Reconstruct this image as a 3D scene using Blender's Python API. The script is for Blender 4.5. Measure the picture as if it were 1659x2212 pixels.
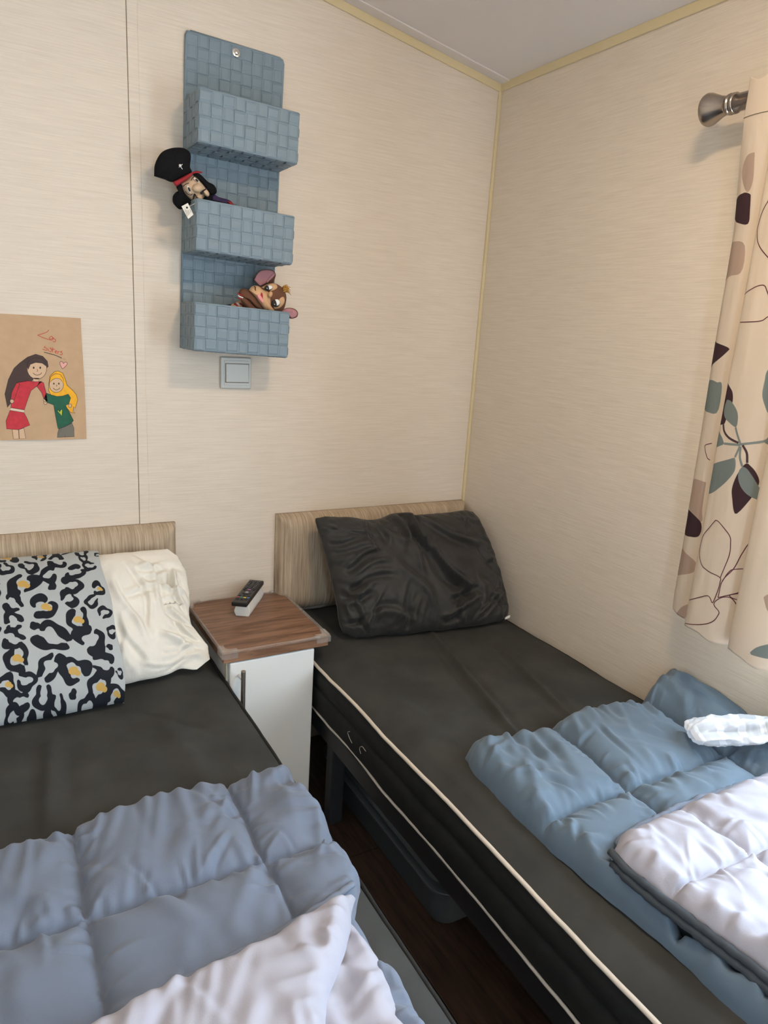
import bpy, math, random
import numpy as np
from mathutils import Vector, Matrix

for o in list(bpy.data.objects):
    bpy.data.objects.remove(o)
SC = bpy.context.scene
COL = SC.collection

# ------------------------------------------------------------------ camera
cam_d = bpy.data.cameras.new('camera'); cam = bpy.data.objects.new('camera', cam_d); COL.objects.link(cam)
cam_d.sensor_fit = 'HORIZONTAL'; cam_d.sensor_width = 36.0
cam_d.lens = 1511.67 / 1659 * 36.0
cam_d.clip_start = 0.02
R_ = Vector((0.8695, -0.4901, 0.0613)).normalized()
F_ = Vector((0.4888, 0.8362, -0.2487)); F_ = (F_ - R_ * F_.dot(R_)).normalized()
U_ = R_.cross(F_)
cam.matrix_world = Matrix(((R_.x, U_.x, -F_.x, -1.416), (R_.y, U_.y, -F_.y, -1.888), (R_.z, U_.z, -F_.z, 1.32), (0, 0, 0, 1)))
SC.camera = cam

# ------------------------------------------------------------------ light and exposure
SKY_STRENGTH = 25.0
LAMP_STRENGTH = 135.0
SC.view_settings.view_transform = 'Standard'; SC.view_settings.look = 'None'
SC.view_settings.gamma = 1.0; SC.view_settings.use_curve_mapping = False
SC.view_settings.exposure = -0.12
W = bpy.data.worlds.new('sky'); SC.world = W; W.use_nodes = True
bg = W.node_tree.nodes['Background']; bg.inputs[0].default_value = (0.66, 0.83, 1.0, 1); bg.inputs[1].default_value = SKY_STRENGTH
SUN_STRENGTH = 130.0
sun_d = bpy.data.lights.new('sun', 'SUN'); sun_d.energy = SUN_STRENGTH; sun_d.angle = 0.0093; sun_d.color = (1.0, 0.95, 0.88)
sun = bpy.data.objects.new('sun', sun_d); COL.objects.link(sun); sun.location = (1.5, 0.5, 3.5)
sun.rotation_euler = Vector((-0.35, -0.50, -0.80)).to_track_quat('-Z', 'Y').to_euler()
WIN_Y0, WIN_Y1, WIN_Z0, WIN_Z1 = -1.14, -2.05, 0.67, 1.74
pd = bpy.data.lights.new('window_portal', 'AREA'); pd.shape = 'RECTANGLE'; pd.size = WIN_Z1 - WIN_Z0; pd.size_y = WIN_Y0 - WIN_Y1
pd.cycles.is_portal = True
po = bpy.data.objects.new('window_portal', pd); COL.objects.link(po)
po.location = (0.07, (WIN_Y0 + WIN_Y1) / 2, (WIN_Z0 + WIN_Z1) / 2); po.rotation_euler = (0, math.pi / 2, 0)

FILL_DOOR_X0, FILL_DOOR_X1, FILL_DOOR_Z1, FILL_DOOR_Y = -1.98, -1.28, 1.95, -2.60     # unseen sliding door added behind the viewer; its gap lets in fill daylight
FILL_GAP = 0.12
pd2 = bpy.data.lights.new('fill_gap_portal', 'AREA'); pd2.shape = 'RECTANGLE'; pd2.size = FILL_GAP; pd2.size_y = FILL_DOOR_Z1  # guides sky sampling through the added door gap
pd2.cycles.is_portal = True
po2 = bpy.data.objects.new('fill_gap_portal', pd2); COL.objects.link(po2)
po2.location = (FILL_DOOR_X1 - 0.03 - FILL_GAP / 2, FILL_DOOR_Y - 0.09, FILL_DOOR_Z1 / 2); po2.rotation_euler = (math.pi / 2, 0, 0)

# ------------------------------------------------------------------ materials
MATS = {}
def new_mat(name):
    m = bpy.data.materials.new(name); m.use_nodes = True
    nt = m.node_tree; b = nt.nodes['Principled BSDF']
    MATS[name] = m
    return m, nt, b
def col4(c): return (c[0], c[1], c[2], 1)
def simple(name, c, rough=0.6, metal=0.0, noise=0.0, nscale=40, bump=0.0, bscale=300, spec=0.5, trans=0.0, sheen=0.0, map_scale=None, sub=0.0):
    m, nt, b = new_mat(name)
    b.inputs['Base Color'].default_value = col4(c); b.inputs['Roughness'].default_value = rough
    b.inputs['Metallic'].default_value = metal; b.inputs['Specular IOR Level'].default_value = spec
    b.inputs['Transmission Weight'].default_value = trans
    b.inputs['Sheen Weight'].default_value = sheen
    if noise > 0 or bump > 0:
        tc = nt.nodes.new('ShaderNodeTexCoord'); mp = nt.nodes.new('ShaderNodeMapping')
        nt.links.new(tc.outputs['Object'], mp.inputs[0])
        if map_scale: mp.inputs['Scale'].default_value = map_scale
    if noise > 0:
        n = nt.nodes.new('ShaderNodeTexNoise'); n.inputs['Scale'].default_value = nscale; n.inputs['Detail'].default_value = 5
        nt.links.new(mp.outputs[0], n.inputs['Vector'])
        r = nt.nodes.new('ShaderNodeValToRGB')
        lo = [max(0, x * (1 - noise)) for x in c]; hi = [min(1, x * (1 + noise)) for x in c]
        r.color_ramp.elements[0].position = 0.3; r.color_ramp.elements[1].position = 0.7
        r.color_ramp.elements[0].color = col4(lo); r.color_ramp.elements[1].color = col4(hi)
        nt.links.new(n.outputs['Fac'], r.inputs[0]); nt.links.new(r.outputs[0], b.inputs['Base Color'])
    if bump > 0:
        n2 = nt.nodes.new('ShaderNodeTexNoise'); n2.inputs['Scale'].default_value = bscale; n2.inputs['Detail'].default_value = 3
        nt.links.new(mp.outputs[0], n2.inputs['Vector'])
        bp = nt.nodes.new('ShaderNodeBump'); bp.inputs['Strength'].default_value = bump; bp.inputs['Distance'].default_value = 0.002
        nt.links.new(n2.outputs['Fac'], bp.inputs['Height']); nt.links.new(bp.outputs[0], b.inputs['Normal'])
    return m

# wall paper: fine horizontal streaks
def wall_material(name, base, dark):
    m, nt, b = new_mat(name)
    tc = nt.nodes.new('ShaderNodeTexCoord'); mp = nt.nodes.new('ShaderNodeMapping'); mp.inputs['Scale'].default_value = (9, 9, 380)
    nt.links.new(tc.outputs['Object'], mp.inputs[0])
    n = nt.nodes.new('ShaderNodeTexNoise'); n.inputs['Scale'].default_value = 1; n.inputs['Detail'].default_value = 6; n.inputs['Roughness'].default_value = 0.62
    n.inputs['Distortion'].default_value = 0.4
    nt.links.new(mp.outputs[0], n.inputs['Vector'])
    r = nt.nodes.new('ShaderNodeValToRGB'); r.color_ramp.elements[0].position = 0.30; r.color_ramp.elements[1].position = 0.62
    r.color_ramp.elements[0].color = col4(dark); r.color_ramp.elements[1].color = col4(base)
    nt.links.new(n.outputs['Fac'], r.inputs[0]); nt.links.new(r.outputs[0], b.inputs['Base Color'])
    bp = nt.nodes.new('ShaderNodeBump'); bp.inputs['Strength'].default_value = 0.35; bp.inputs['Distance'].default_value = 0.0015
    nt.links.new(n.outputs['Fac'], bp.inputs['Height']); nt.links.new(bp.outputs[0], b.inputs['Normal'])
    b.inputs['Roughness'].default_value = 0.55; b.inputs['Specular IOR Level'].default_value = 0.3
    return m
wall_material('wallpaper', (0.735, 0.645, 0.540), (0.645, 0.558, 0.456))
simple('trim_yellow', (0.66, 0.55, 0.33), 0.5)
simple('ceiling_white', (0.76, 0.71, 0.68), 0.7, bump=0.1, bscale=200)
simple('floor_wood', (0.060, 0.032, 0.019), 0.45, noise=0.55, nscale=6, map_scale=(14, 1.2, 1), bump=0.15, bscale=30)
simple('black_void', (0.004, 0.004, 0.004), 0.9)

def streak(name, c0, c1, scale, rough=0.8, bump=0.4, lo=0.3, hi=0.7, spec=0.3, dist=0.0):
    m, nt, b = new_mat(name)
    tc = nt.nodes.new('ShaderNodeTexCoord'); mp = nt.nodes.new('ShaderNodeMapping'); mp.inputs['Scale'].default_value = scale
    nt.links.new(tc.outputs['Object'], mp.inputs[0])
    n = nt.nodes.new('ShaderNodeTexNoise'); n.inputs['Scale'].default_value = 1; n.inputs['Detail'].default_value = 6; n.inputs['Roughness'].default_value = 0.6
    n.inputs['Distortion'].default_value = dist
    nt.links.new(mp.outputs[0], n.inputs['Vector'])
    r = nt.nodes.new('ShaderNodeValToRGB'); r.color_ramp.elements[0].position = lo; r.color_ramp.elements[1].position = hi
    r.color_ramp.elements[0].color = col4(c0); r.color_ramp.elements[1].color = col4(c1)
    nt.links.new(n.outputs['Fac'], r.inputs[0]); nt.links.new(r.outputs[0], b.inputs['Base Color'])
    bp = nt.nodes.new('ShaderNodeBump'); bp.inputs['Strength'].default_value = bump; bp.inputs['Distance'].default_value = 0.001
    nt.links.new(n.outputs['Fac'], bp.inputs['Height']); nt.links.new(bp.outputs[0], b.inputs['Normal'])
    b.inputs['Roughness'].default_value = rough; b.inputs['Specular IOR Level'].default_value = spec
    return m
streak('headboard_fabric', (0.27, 0.20, 0.135), (0.56, 0.455, 0.335), (330, 14, 9), 0.85, 0.5)
streak('walnut', (0.12, 0.058, 0.033), (0.32, 0.175, 0.105), (7, 55, 55), 0.4, 0.12, 0.32, 0.68, 0.45, 0.6)
simple('cabinet_white', (0.86, 0.87, 0.85), 0.32)
simple('brushed_metal', (0.66, 0.61, 0.56), 0.38, metal=1.0)
simple('rod_metal', (0.40, 0.35, 0.31), 0.27, metal=1.0)
simple('dark_metal', (0.018, 0.019, 0.022), 0.5)
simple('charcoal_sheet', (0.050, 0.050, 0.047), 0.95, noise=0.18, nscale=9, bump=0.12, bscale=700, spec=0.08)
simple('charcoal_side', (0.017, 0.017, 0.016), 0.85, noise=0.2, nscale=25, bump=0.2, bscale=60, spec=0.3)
simple('pillow_black', (0.026, 0.025, 0.024), 0.62, noise=0.12, nscale=12, bump=0.1, bscale=500, spec=0.35, sheen=0.05)
simple('piping_cream', (0.62, 0.55, 0.46), 0.8)
simple('pillow_white', (0.75, 0.715, 0.64), 0.85, noise=0.05, nscale=18, bump=0.25, bscale=220, spec=0.2)
simple('duvet_blue', (0.138, 0.165, 0.222), 0.75, noise=0.05, nscale=14, bump=0.12, bscale=500, spec=0.25, sheen=0.15)
simple('duvet_steel', (0.105, 0.150, 0.200), 0.72, noise=0.05, nscale=14, bump=0.12, bscale=500, spec=0.25, sheen=0.15)
simple('duvet_edge_blue', (0.145, 0.17, 0.225), 0.8)
simple('duvet_edge_dark', (0.04, 0.05, 0.062), 0.8)
simple('lining_lilac', (0.375, 0.37, 0.425), 0.8, noise=0.03, nscale=12, bump=0.12, bscale=500, spec=0.2)
def strap_material(name, c, axis):
    m, nt, b = new_mat(name)
    tc = nt.nodes.new('ShaderNodeTexCoord')
    w = nt.nodes.new('ShaderNodeTexWave'); w.inputs['Scale'].default_value = 170; w.inputs['Distortion'].default_value = 1.0
    w.bands_direction = axis
    nt.links.new(tc.outputs['Object'], w.inputs['Vector'])
    r = nt.nodes.new('ShaderNodeValToRGB'); r.color_ramp.elements[0].color = col4([x * 0.86 for x in c]); r.color_ramp.elements[1].color = col4([min(1, x * 1.1) for x in c])
    nt.links.new(w.outputs['Fac'], r.inputs[0]); nt.links.new(r.outputs[0], b.inputs['Base Color'])
    bp = nt.nodes.new('ShaderNodeBump'); bp.inputs['Strength'].default_value = 0.3; bp.inputs['Distance'].default_value = 0.0006
    nt.links.new(w.outputs['Fac'], bp.inputs['Height']); nt.links.new(bp.outputs[0], b.inputs['Normal'])
    b.inputs['Roughness'].default_value = 0.55
    return m
strap_material('strap_blue', (0.180, 0.242, 0.286), 'Z')
strap_material('strap_blue_cross', (0.184, 0.246, 0.290), 'X')
simple('strap_core', (0.06, 0.09, 0.12), 0.8)
simple('switch_white', (0.53, 0.53, 0.49), 0.35)
simple('chrome', (0.75, 0.74, 0.72), 0.18, metal=1.0)
simple('plastic_black', (0.012, 0.012, 0.013), 0.35)
simple('button_black', (0.03, 0.03, 0.032), 0.45)
simple('button_print', (0.35, 0.35, 0.35), 0.5)
simple('button_red', (0.55, 0.06, 0.05), 0.4); simple('button_green', (0.05, 0.30, 0.17), 0.4)
simple('button_yellow', (0.75, 0.55, 0.08), 0.4); simple('button_blue', (0.07, 0.25, 0.50), 0.4); simple('button_pink', (0.42, 0.14, 0.33), 0.4)
simple('plastic_white', (0.74, 0.73, 0.68), 0.4)
simple('recess_brown', (0.16, 0.12, 0.075), 0.5)
simple('kraft_paper', (0.50, 0.335, 0.20), 0.85, noise=0.05, nscale=40)
simple('ink_red', (0.50, 0.03, 0.045), 0.8, noise=0.12, nscale=90); simple('ink_brown', (0.06, 0.035, 0.03), 0.8); simple('ink_green', (0.012, 0.10, 0.055), 0.8, noise=0.15, nscale=90)
simple('ink_yellow', (0.80, 0.40, 0.02), 0.8, noise=0.1, nscale=90); simple('ink_grey', (0.16, 0.145, 0.12), 0.8); simple('ink_skin', (0.62, 0.42, 0.27), 0.8)
simple('ink_line', (0.03, 0.02, 0.02), 0.8); simple('ink_scarlet', (0.48, 0.045, 0.02), 0.8); simple('ink_pink', (0.72, 0.36, 0.32), 0.8); simple('ink_white', (0.68, 0.55, 0.42), 0.8); simple('ink_lime', (0.45, 0.50, 0.05), 0.8)
simple('felt_black', (0.007, 0.007, 0.008), 0.95, bump=0.3, bscale=400, spec=0.15); simple('felt_red', (0.32, 0.015, 0.022), 0.85); simple('felt_purple', (0.035, 0.018, 0.075), 0.85)
simple('plush_skin', (0.62, 0.45, 0.30), 0.85, bump=0.2, bscale=500); simple('plush_tan', (0.60, 0.36, 0.19), 0.85, bump=0.2, bscale=500); simple('plush_brown', (0.125, 0.05, 0.024), 0.9, bump=0.3, bscale=400)
simple('plush_pink', (0.42, 0.20, 0.22), 0.85, bump=0.2, bscale=400); simple('tongue_pink', (0.75, 0.30, 0.30), 0.7); simple('thread_black', (0.01, 0.01, 0.01), 0.7)
simple('thread_white', (0.80, 0.79, 0.76), 0.7); simple('tuft_ochre', (0.42, 0.20, 0.03), 0.8); simple('felt_navy', (0.012, 0.014, 0.05), 0.85)
simple('tag_paper', (0.74, 0.70, 0.62), 0.7); simple('window_pvc', (0.8, 0.8, 0.8), 0.35)

def glassy(name, rough, c=(1, 1, 1), alpha=None):
    m, nt, b = new_mat(name)
    nt.nodes.remove(b); out = nt.nodes['Material Output']
    tr = nt.nodes.new('ShaderNodeBsdfTransparent'); tr.inputs[0].default_value = col4(c)
    gl = nt.nodes.new('ShaderNodeBsdfGlossy'); gl.inputs['Roughness'].default_value = rough
    mx = nt.nodes.new('ShaderNodeMixShader'); lw = nt.nodes.new('ShaderNodeLayerWeight'); lw.inputs[0].default_value = 0.35
    if alpha is None:
        nt.links.new(lw.outputs['Fresnel'], mx.inputs[0])
    else:
        mx.inputs[0].default_value = alpha
    nt.links.new(tr.outputs[0], mx.inputs[1]); nt.links.new(gl.outputs[0], mx.inputs[2]); nt.links.new(mx.outputs[0], out.inputs[0])
glassy('window_glass', 0.02, (0.97, 0.98, 0.98), 0.06)
m, nt, b = new_mat('clear_plastic')
out = nt.nodes['Material Output']; b.inputs['Base Color'].default_value = (0.85, 0.83, 0.80, 1); b.inputs['Roughness'].default_value = 0.12
tr = nt.nodes.new('ShaderNodeBsdfTransparent'); tr.inputs[0].default_value = (0.97, 0.96, 0.95, 1)
lw = nt.nodes.new('ShaderNodeLayerWeight'); lw.inputs[0].default_value = 0.30
mr = nt.nodes.new('ShaderNodeMapRange'); mr.inputs[3].default_value = 0.06; mr.inputs[4].default_value = 0.42
nt.links.new(lw.outputs['Facing'], mr.inputs[0])
mx = nt.nodes.new('ShaderNodeMixShader'); nt.links.new(mr.outputs[0], mx.inputs[0]); nt.links.new(tr.outputs[0], mx.inputs[1]); nt.links.new(b.outputs[0], mx.inputs[2]); nt.links.new(mx.outputs[0], out.inputs[0])
m, nt, b = new_mat('box_plastic')
b.inputs['Base Color'].default_value = (0.10, 0.11, 0.12, 1); b.inputs['Roughness'].default_value = 0.3; b.inputs['Alpha'].default_value = 0.72
# sheer voile with satin checks
m, nt, b = new_mat('voile')
nt.nodes.remove(b); out = nt.nodes['Material Output']
att = nt.nodes.new('ShaderNodeAttribute'); att.attribute_name = 'check'
tr = nt.nodes.new('ShaderNodeBsdfTransparent'); df = nt.nodes.new('ShaderNodeBsdfDiffuse'); tl = nt.nodes.new('ShaderNodeBsdfTranslucent')
df.inputs[0].default_value = (0.86, 0.88, 0.92, 1); tl.inputs[0].default_value = (0.86, 0.88, 0.92, 1)
mx = nt.nodes.new('ShaderNodeMixShader'); mx.inputs[0].default_value = 0.35
nt.links.new(df.outputs[0], mx.inputs[1]); nt.links.new(tl.outputs[0], mx.inputs[2])
mr = nt.nodes.new('ShaderNodeMapRange'); mr.inputs[3].default_value = 0.62; mr.inputs[4].default_value = 0.97
nt.links.new(att.outputs['Fac'], mr.inputs[0])
mx2 = nt.nodes.new('ShaderNodeMixShader'); nt.links.new(mr.outputs[0], mx2.inputs[0]); nt.links.new(tr.outputs[0], mx2.inputs[1]); nt.links.new(mx.outputs[0], mx2.inputs[2])
nt.links.new(mx2.outputs[0], out.inputs[0])
# lamp diffuser
m, nt, b = new_mat('lamp_glow')
b.inputs['Base Color'].default_value = (0.9, 0.85, 0.75, 1)
b.inputs['Emission Color'].default_value = (1.0, 0.74, 0.46, 1); b.inputs['Emission Strength'].default_value = LAMP_STRENGTH

def print_material(name, ground, layers, rough=0.8, trans=0.0):
    """flat print: each layer is a signed distance stored on the mesh, thresholded in the shader"""
    m, nt, b = new_mat(name)
    prev = None
    rgb = nt.nodes.new('ShaderNodeRGB'); rgb.outputs[0].default_value = col4(ground); prev = rgb.outputs[0]
    for a, c in layers:
        at = nt.nodes.new('ShaderNodeAttribute'); at.attribute_name = a
        mr = nt.nodes.new('ShaderNodeMapRange'); mr.inputs[1].default_value = 0.0004; mr.inputs[2].default_value = -0.0004
        nt.links.new(at.outputs['Fac'], mr.inputs[0])
        mx = nt.nodes.new('ShaderNodeMixRGB'); mx.inputs[2].default_value = col4(c)
        nt.links.new(mr.outputs[0], mx.inputs[0]); nt.links.new(prev, mx.inputs[1]); prev = mx.outputs[0]
    nt.links.new(prev, b.inputs['Base Color'])
    b.inputs['Roughness'].default_value = rough; b.inputs['Specular IOR Level'].default_value = 0.2
    tc = nt.nodes.new('ShaderNodeTexCoord'); n2 = nt.nodes.new('ShaderNodeTexNoise'); n2.inputs['Scale'].default_value = 600
    nt.links.new(tc.outputs['Object'], n2.inputs['Vector'])
    bp = nt.nodes.new('ShaderNodeBump'); bp.inputs['Strength'].default_value = 0.12; bp.inputs['Distance'].default_value = 0.001
    nt.links.new(n2.outputs['Fac'], bp.inputs['Height']); nt.links.new(bp.outputs[0], b.inputs['Normal'])
    if trans > 0:
        out = nt.nodes['Material Output']
        tl = nt.nodes.new('ShaderNodeBsdfTranslucent'); nt.links.new(prev, tl.inputs[0])
        mx = nt.nodes.new('ShaderNodeMixShader'); mx.inputs[0].default_value = trans
        nt.links.new(b.outputs[0], mx.inputs[1]); nt.links.new(tl.outputs[0], mx.inputs[2]); nt.links.new(mx.outputs[0], out.inputs[0])
    return m
print_material('curtain_print', (0.72, 0.61, 0.49), [('pB', (0.46, 0.34, 0.27)), ('pD', (0.055, 0.028, 0.034)), ('pT', (0.20, 0.235, 0.225)), ('pL', (0.10, 0.022, 0.032))], 0.8, 0.12)
simple('print_plum_line', (0.10, 0.022, 0.032), 0.8); simple('print_plum', (0.055, 0.028, 0.034), 0.8); simple('print_teal', (0.20, 0.235, 0.225), 0.8)
print_material('leopard_print', (0.40, 0.425, 0.43), [('pK', (0.010, 0.012, 0.018)), ('pO', (0.50, 0.32, 0.09))], 0.75)

# ------------------------------------------------------------------ helpers
def link(o, parent=None):
    COL.objects.link(o)
    if parent is not None: o.parent = parent
    return o
def tag(o, label, cat, group=None):
    o['label'] = label; o['category'] = cat
    if group: o['group'] = group
    return o
def empty(name, loc, label, cat, group=None, rot=(0, 0, 0)):
    o = bpy.data.objects.new(name, None); o.location = loc; o.rotation_euler = rot; link(o)
    o.empty_display_size = 0.05
    return tag(o, label, cat, group)
def mesh_obj(name, verts, faces, mat, parent=None, smooth=False, attrs=None):
    """verts in world coordinates; parents here never carry scale, and the offset is taken off again"""
    me = bpy.data.meshes.new(name)
    v = np.asarray(verts, dtype=float)
    if parent is not None:
        par_m = parent_matrix(parent).inverted()
        M = np.array(par_m)
        v = v @ M[:3, :3].T + M[:3, 3]
    me.from_pydata(v.tolist(), [], [tuple(int(i) for i in f) for f in faces])
    if smooth: me.polygons.foreach_set('use_smooth', [True] * len(me.polygons))
    if attrs:
        for k, a in attrs.items():
            at = me.attributes.new(k, 'FLOAT', 'POINT'); at.data.foreach_set('value', np.asarray(a, dtype=np.float32))
    me.materials.append(MATS[mat]); me.update()
    o = bpy.data.objects.new(name, me)
    return link(o, parent)
def parent_matrix(p):
    m = p.matrix_basis.copy()
    q = p.parent
    while q is not None:
        m = q.matrix_basis @ m; q = q.parent
    return m
def structure(o): o['kind'] = 'structure'; return o

class MB:
    def __init__(s): s.v = []; s.f = []
    def add(s, verts, faces):
        n = len(s.v); s.v += [tuple(p) for p in verts]; s.f += [tuple(i + n for i in f) for f in faces]; return s
    def box(s, a, b):
        x0, y0, z0 = [min(a[i], b[i]) for i in range(3)]; x1, y1, z1 = [max(a[i], b[i]) for i in range(3)]
        return s.add([(x0, y0, z0), (x1, y0, z0), (x1, y1, z0), (x0, y1, z0), (x0, y0, z1), (x1, y0, z1), (x1, y1, z1), (x0, y1, z1)],
                     [(0, 3, 2, 1), (4, 5, 6, 7), (0, 1, 5, 4), (1, 2, 6, 5), (2, 3, 7, 6), (3, 0, 4, 7)])
    def obb(s, c, ax, ay, az):
        c, ax, ay, az = [np.asarray(k, float) for k in (c, ax, ay, az)]
        vs = [c + i * ax + j * ay + k * az for k in (-1, 1) for j in (-1, 1) for i in (-1, 1)]
        return s.add(vs, [(0, 2, 3, 1), (4, 5, 7, 6), (0, 1, 5, 4), (1, 3, 7, 5), (3, 2, 6, 7), (2, 0, 4, 6)])
    def tube(s, pts, rad, n=10, caps=True):
        pts = np.asarray(pts, float); m = len(pts)
        rad = np.ones(m) * rad if np.isscalar(rad) else np.asarray(rad, float)
        T = np.gradient(pts, axis=0); T /= np.linalg.norm(T, axis=1)[:, None] + 1e-12
        up = np.array([0, 0, 1.0]) if abs(T[0][2]) < 0.9 else np.array([1.0, 0, 0])
        vs = []
        for i in range(m):
            a = np.cross(T[i], up); a /= np.linalg.norm(a) + 1e-12; b = np.cross(T[i], a); up = -b if False else up
            for k in range(n):
                t = 2 * math.pi * k / n
                vs.append(pts[i] + rad[i] * (math.cos(t) * a + math.sin(t) * b))
        fs = [(i * n + k, i * n + (k + 1) % n, (i + 1) * n + (k + 1) % n, (i + 1) * n + k) for i in range(m - 1) for k in range(n)]
        if caps:
            fs.append(tuple(range(n))[::-1]); fs.append(tuple((m - 1) * n + k for k in range(n)))
        return s.add(vs, fs)
    def ellipsoid(s, c, ax, ay, az, nu=20, nv=12, power=1.0):
        c, ax, ay, az = [np.asarray(k, float) for k in (c, ax, ay, az)]
        vs = [c - az]
        for j in range(1, nv):
            p = -math.pi / 2 + math.pi * j / nv
            for i in range(nu):
                t = 2 * math.pi * i / nu
                vs.append(c + math.cos(p) * math.cos(t) * ax + math.cos(p) * math.sin(t) * ay + math.sin(p) * az)
        vs.append(c + az); N = len(vs) - 1
        fs = [(0, 1 + (i + 1) % nu, 1 + i) for i in range(nu)]
        for j in range(nv - 2):
            for i in range(nu):
                a = 1 + j * nu + i; b = 1 + j * nu + (i + 1) % nu
                fs.append((a, b, b + nu, a + nu))
        k = 1 + (nv - 2) * nu
        fs += [(k + i, k + (i + 1) % nu, N) for i in range(nu)]
        return s.add(vs, fs)
    def lathe(s, origin, axis, prof, n=24):
        """prof: list of (distance along axis, radius)"""
        origin = np.asarray(origin, float); axis = np.asarray(axis, float) / np.linalg.norm(axis)
        return s.tube([origin + axis * d for d, r in prof], [r for d, r in prof], n)
    def prism(s, poly, z0, z1, place):
        """poly: 2-D outline; place(u, v, w) gives a point"""
        n = len(poly)
        vs = [place(u, v, z0) for u, v in poly] + [place(u, v, z1) for u, v in poly]
        fs = [tuple(range(n))[::-1], tuple(range(n, 2 * n))] + [(i, (i + 1) % n, n + (i + 1) % n, n + i) for i in range(n)]
        return s.add(vs, fs)
    def build(s, name, mat, parent=None, smooth=False, bevel=0.0, seg=2, shade_auto=False):
        o = mesh_obj(name, s.v, s.f, mat, parent, smooth)
        if bevel > 0:
            md = o.modifiers.new('bevel', 'BEVEL'); md.width = bevel; md.segments = seg; md.limit_method = 'ANGLE'; md.angle_limit = math.radians(40)
            for p in o.data.polygons: p.use_smooth = True
            md.harden_normals = True
        return o
def rbox(name, a, b, mat, parent=None, bevel=0.003, seg=2): return MB().box(a, b).build(name, mat, parent, bevel=bevel, seg=seg)

def smoothpath(pts, n):
    """Catmull-Rom through the points"""
    P = np.asarray(pts, float); P = np.vstack([2 * P[0] - P[1], P, 2 * P[-1] - P[-2]])
    out = []
    m = len(P) - 3
    for t in np.linspace(0, m - 1e-9, n):
        i = int(t); f = t - i
        p0, p1, p2, p3 = P[i], P[i + 1], P[i + 2], P[i + 3]
        out.append(0.5 * (2 * p1 + (p2 - p0) * f + (2 * p0 - 5 * p1 + 4 * p2 - p3) * f * f + (3 * p1 - p0 - 3 * p2 + p3) * f ** 3))
    return np.array(out)

RNG = np.random.RandomState(7); TAB = RNG.rand(256, 256)
def vnoise(x, y, seed=0):
    x = np.asarray(x, float) + seed * 17.31; y = np.asarray(y, float) + seed * 9.77
    xi = np.floor(x).astype(int); yi = np.floor(y).astype(int); fx = x - xi; fy = y - yi
    fx = fx * fx * fx * (fx * (fx * 6 - 15) + 10); fy = fy * fy * fy * (fy * (fy * 6 - 15) + 10)
    g = lambda i, j: TAB[i & 255, j & 255]
    return ((g(xi, yi) * (1 - fx) + g(xi + 1, yi) * fx) * (1 - fy) + (g(xi, yi + 1) * (1 - fx) + g(xi + 1, yi + 1) * fx) * fy) * 2 - 1
def fbm(x, y, seed=0, o=4):
    s = 0; a = 1; t = 0
    for k in range(o):
        s = s + a * vnoise(x * 2 ** k, y * 2 ** k, seed + k * 3); t += a; a *= 0.5
    return s / t
def grid_faces(nu, nv):
    i = np.arange(nu - 1)[:, None] * nv + np.arange(nv - 1)[None, :]
    return np.stack([i, i + nv, i + nv + 1, i + 1], -1).reshape(-1, 4)
def seg_dist(X, Y, a, b):
    ax, ay = a; bx, by = b; dx, dy = bx - ax, by - ay; L = dx * dx + dy * dy + 1e-12
    t = np.clip(((X - ax) * dx + (Y - ay) * dy) / L, 0, 1)
    return np.hypot(X - ax - t * dx, Y - ay - t * dy), t
def poly_sdf(X, Y, poly):
    d = np.full(X.shape, 1e9); ins = np.zeros(X.shape, bool); n = len(poly)
    for i in range(n):
        a, b = poly[i], poly[(i + 1) % n]
        d = np.minimum(d, seg_dist(X, Y, a, b)[0])
        c = ((a[1] > Y) != (b[1] > Y)) & (X < (b[0] - a[0]) * (Y - a[1]) / (b[1] - a[1] + 1e-12) + a[0])
        ins ^= c
    return np.where(ins, -d, d)
def edge_spaced(n, w=0.12, k=0.25):
    """0..1 with denser samples at both ends"""
    t = np.linspace(0, 1, n)
    return t - k * np.sin(2 * math.pi * t) / (2 * math.pi) * 2.2
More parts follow.
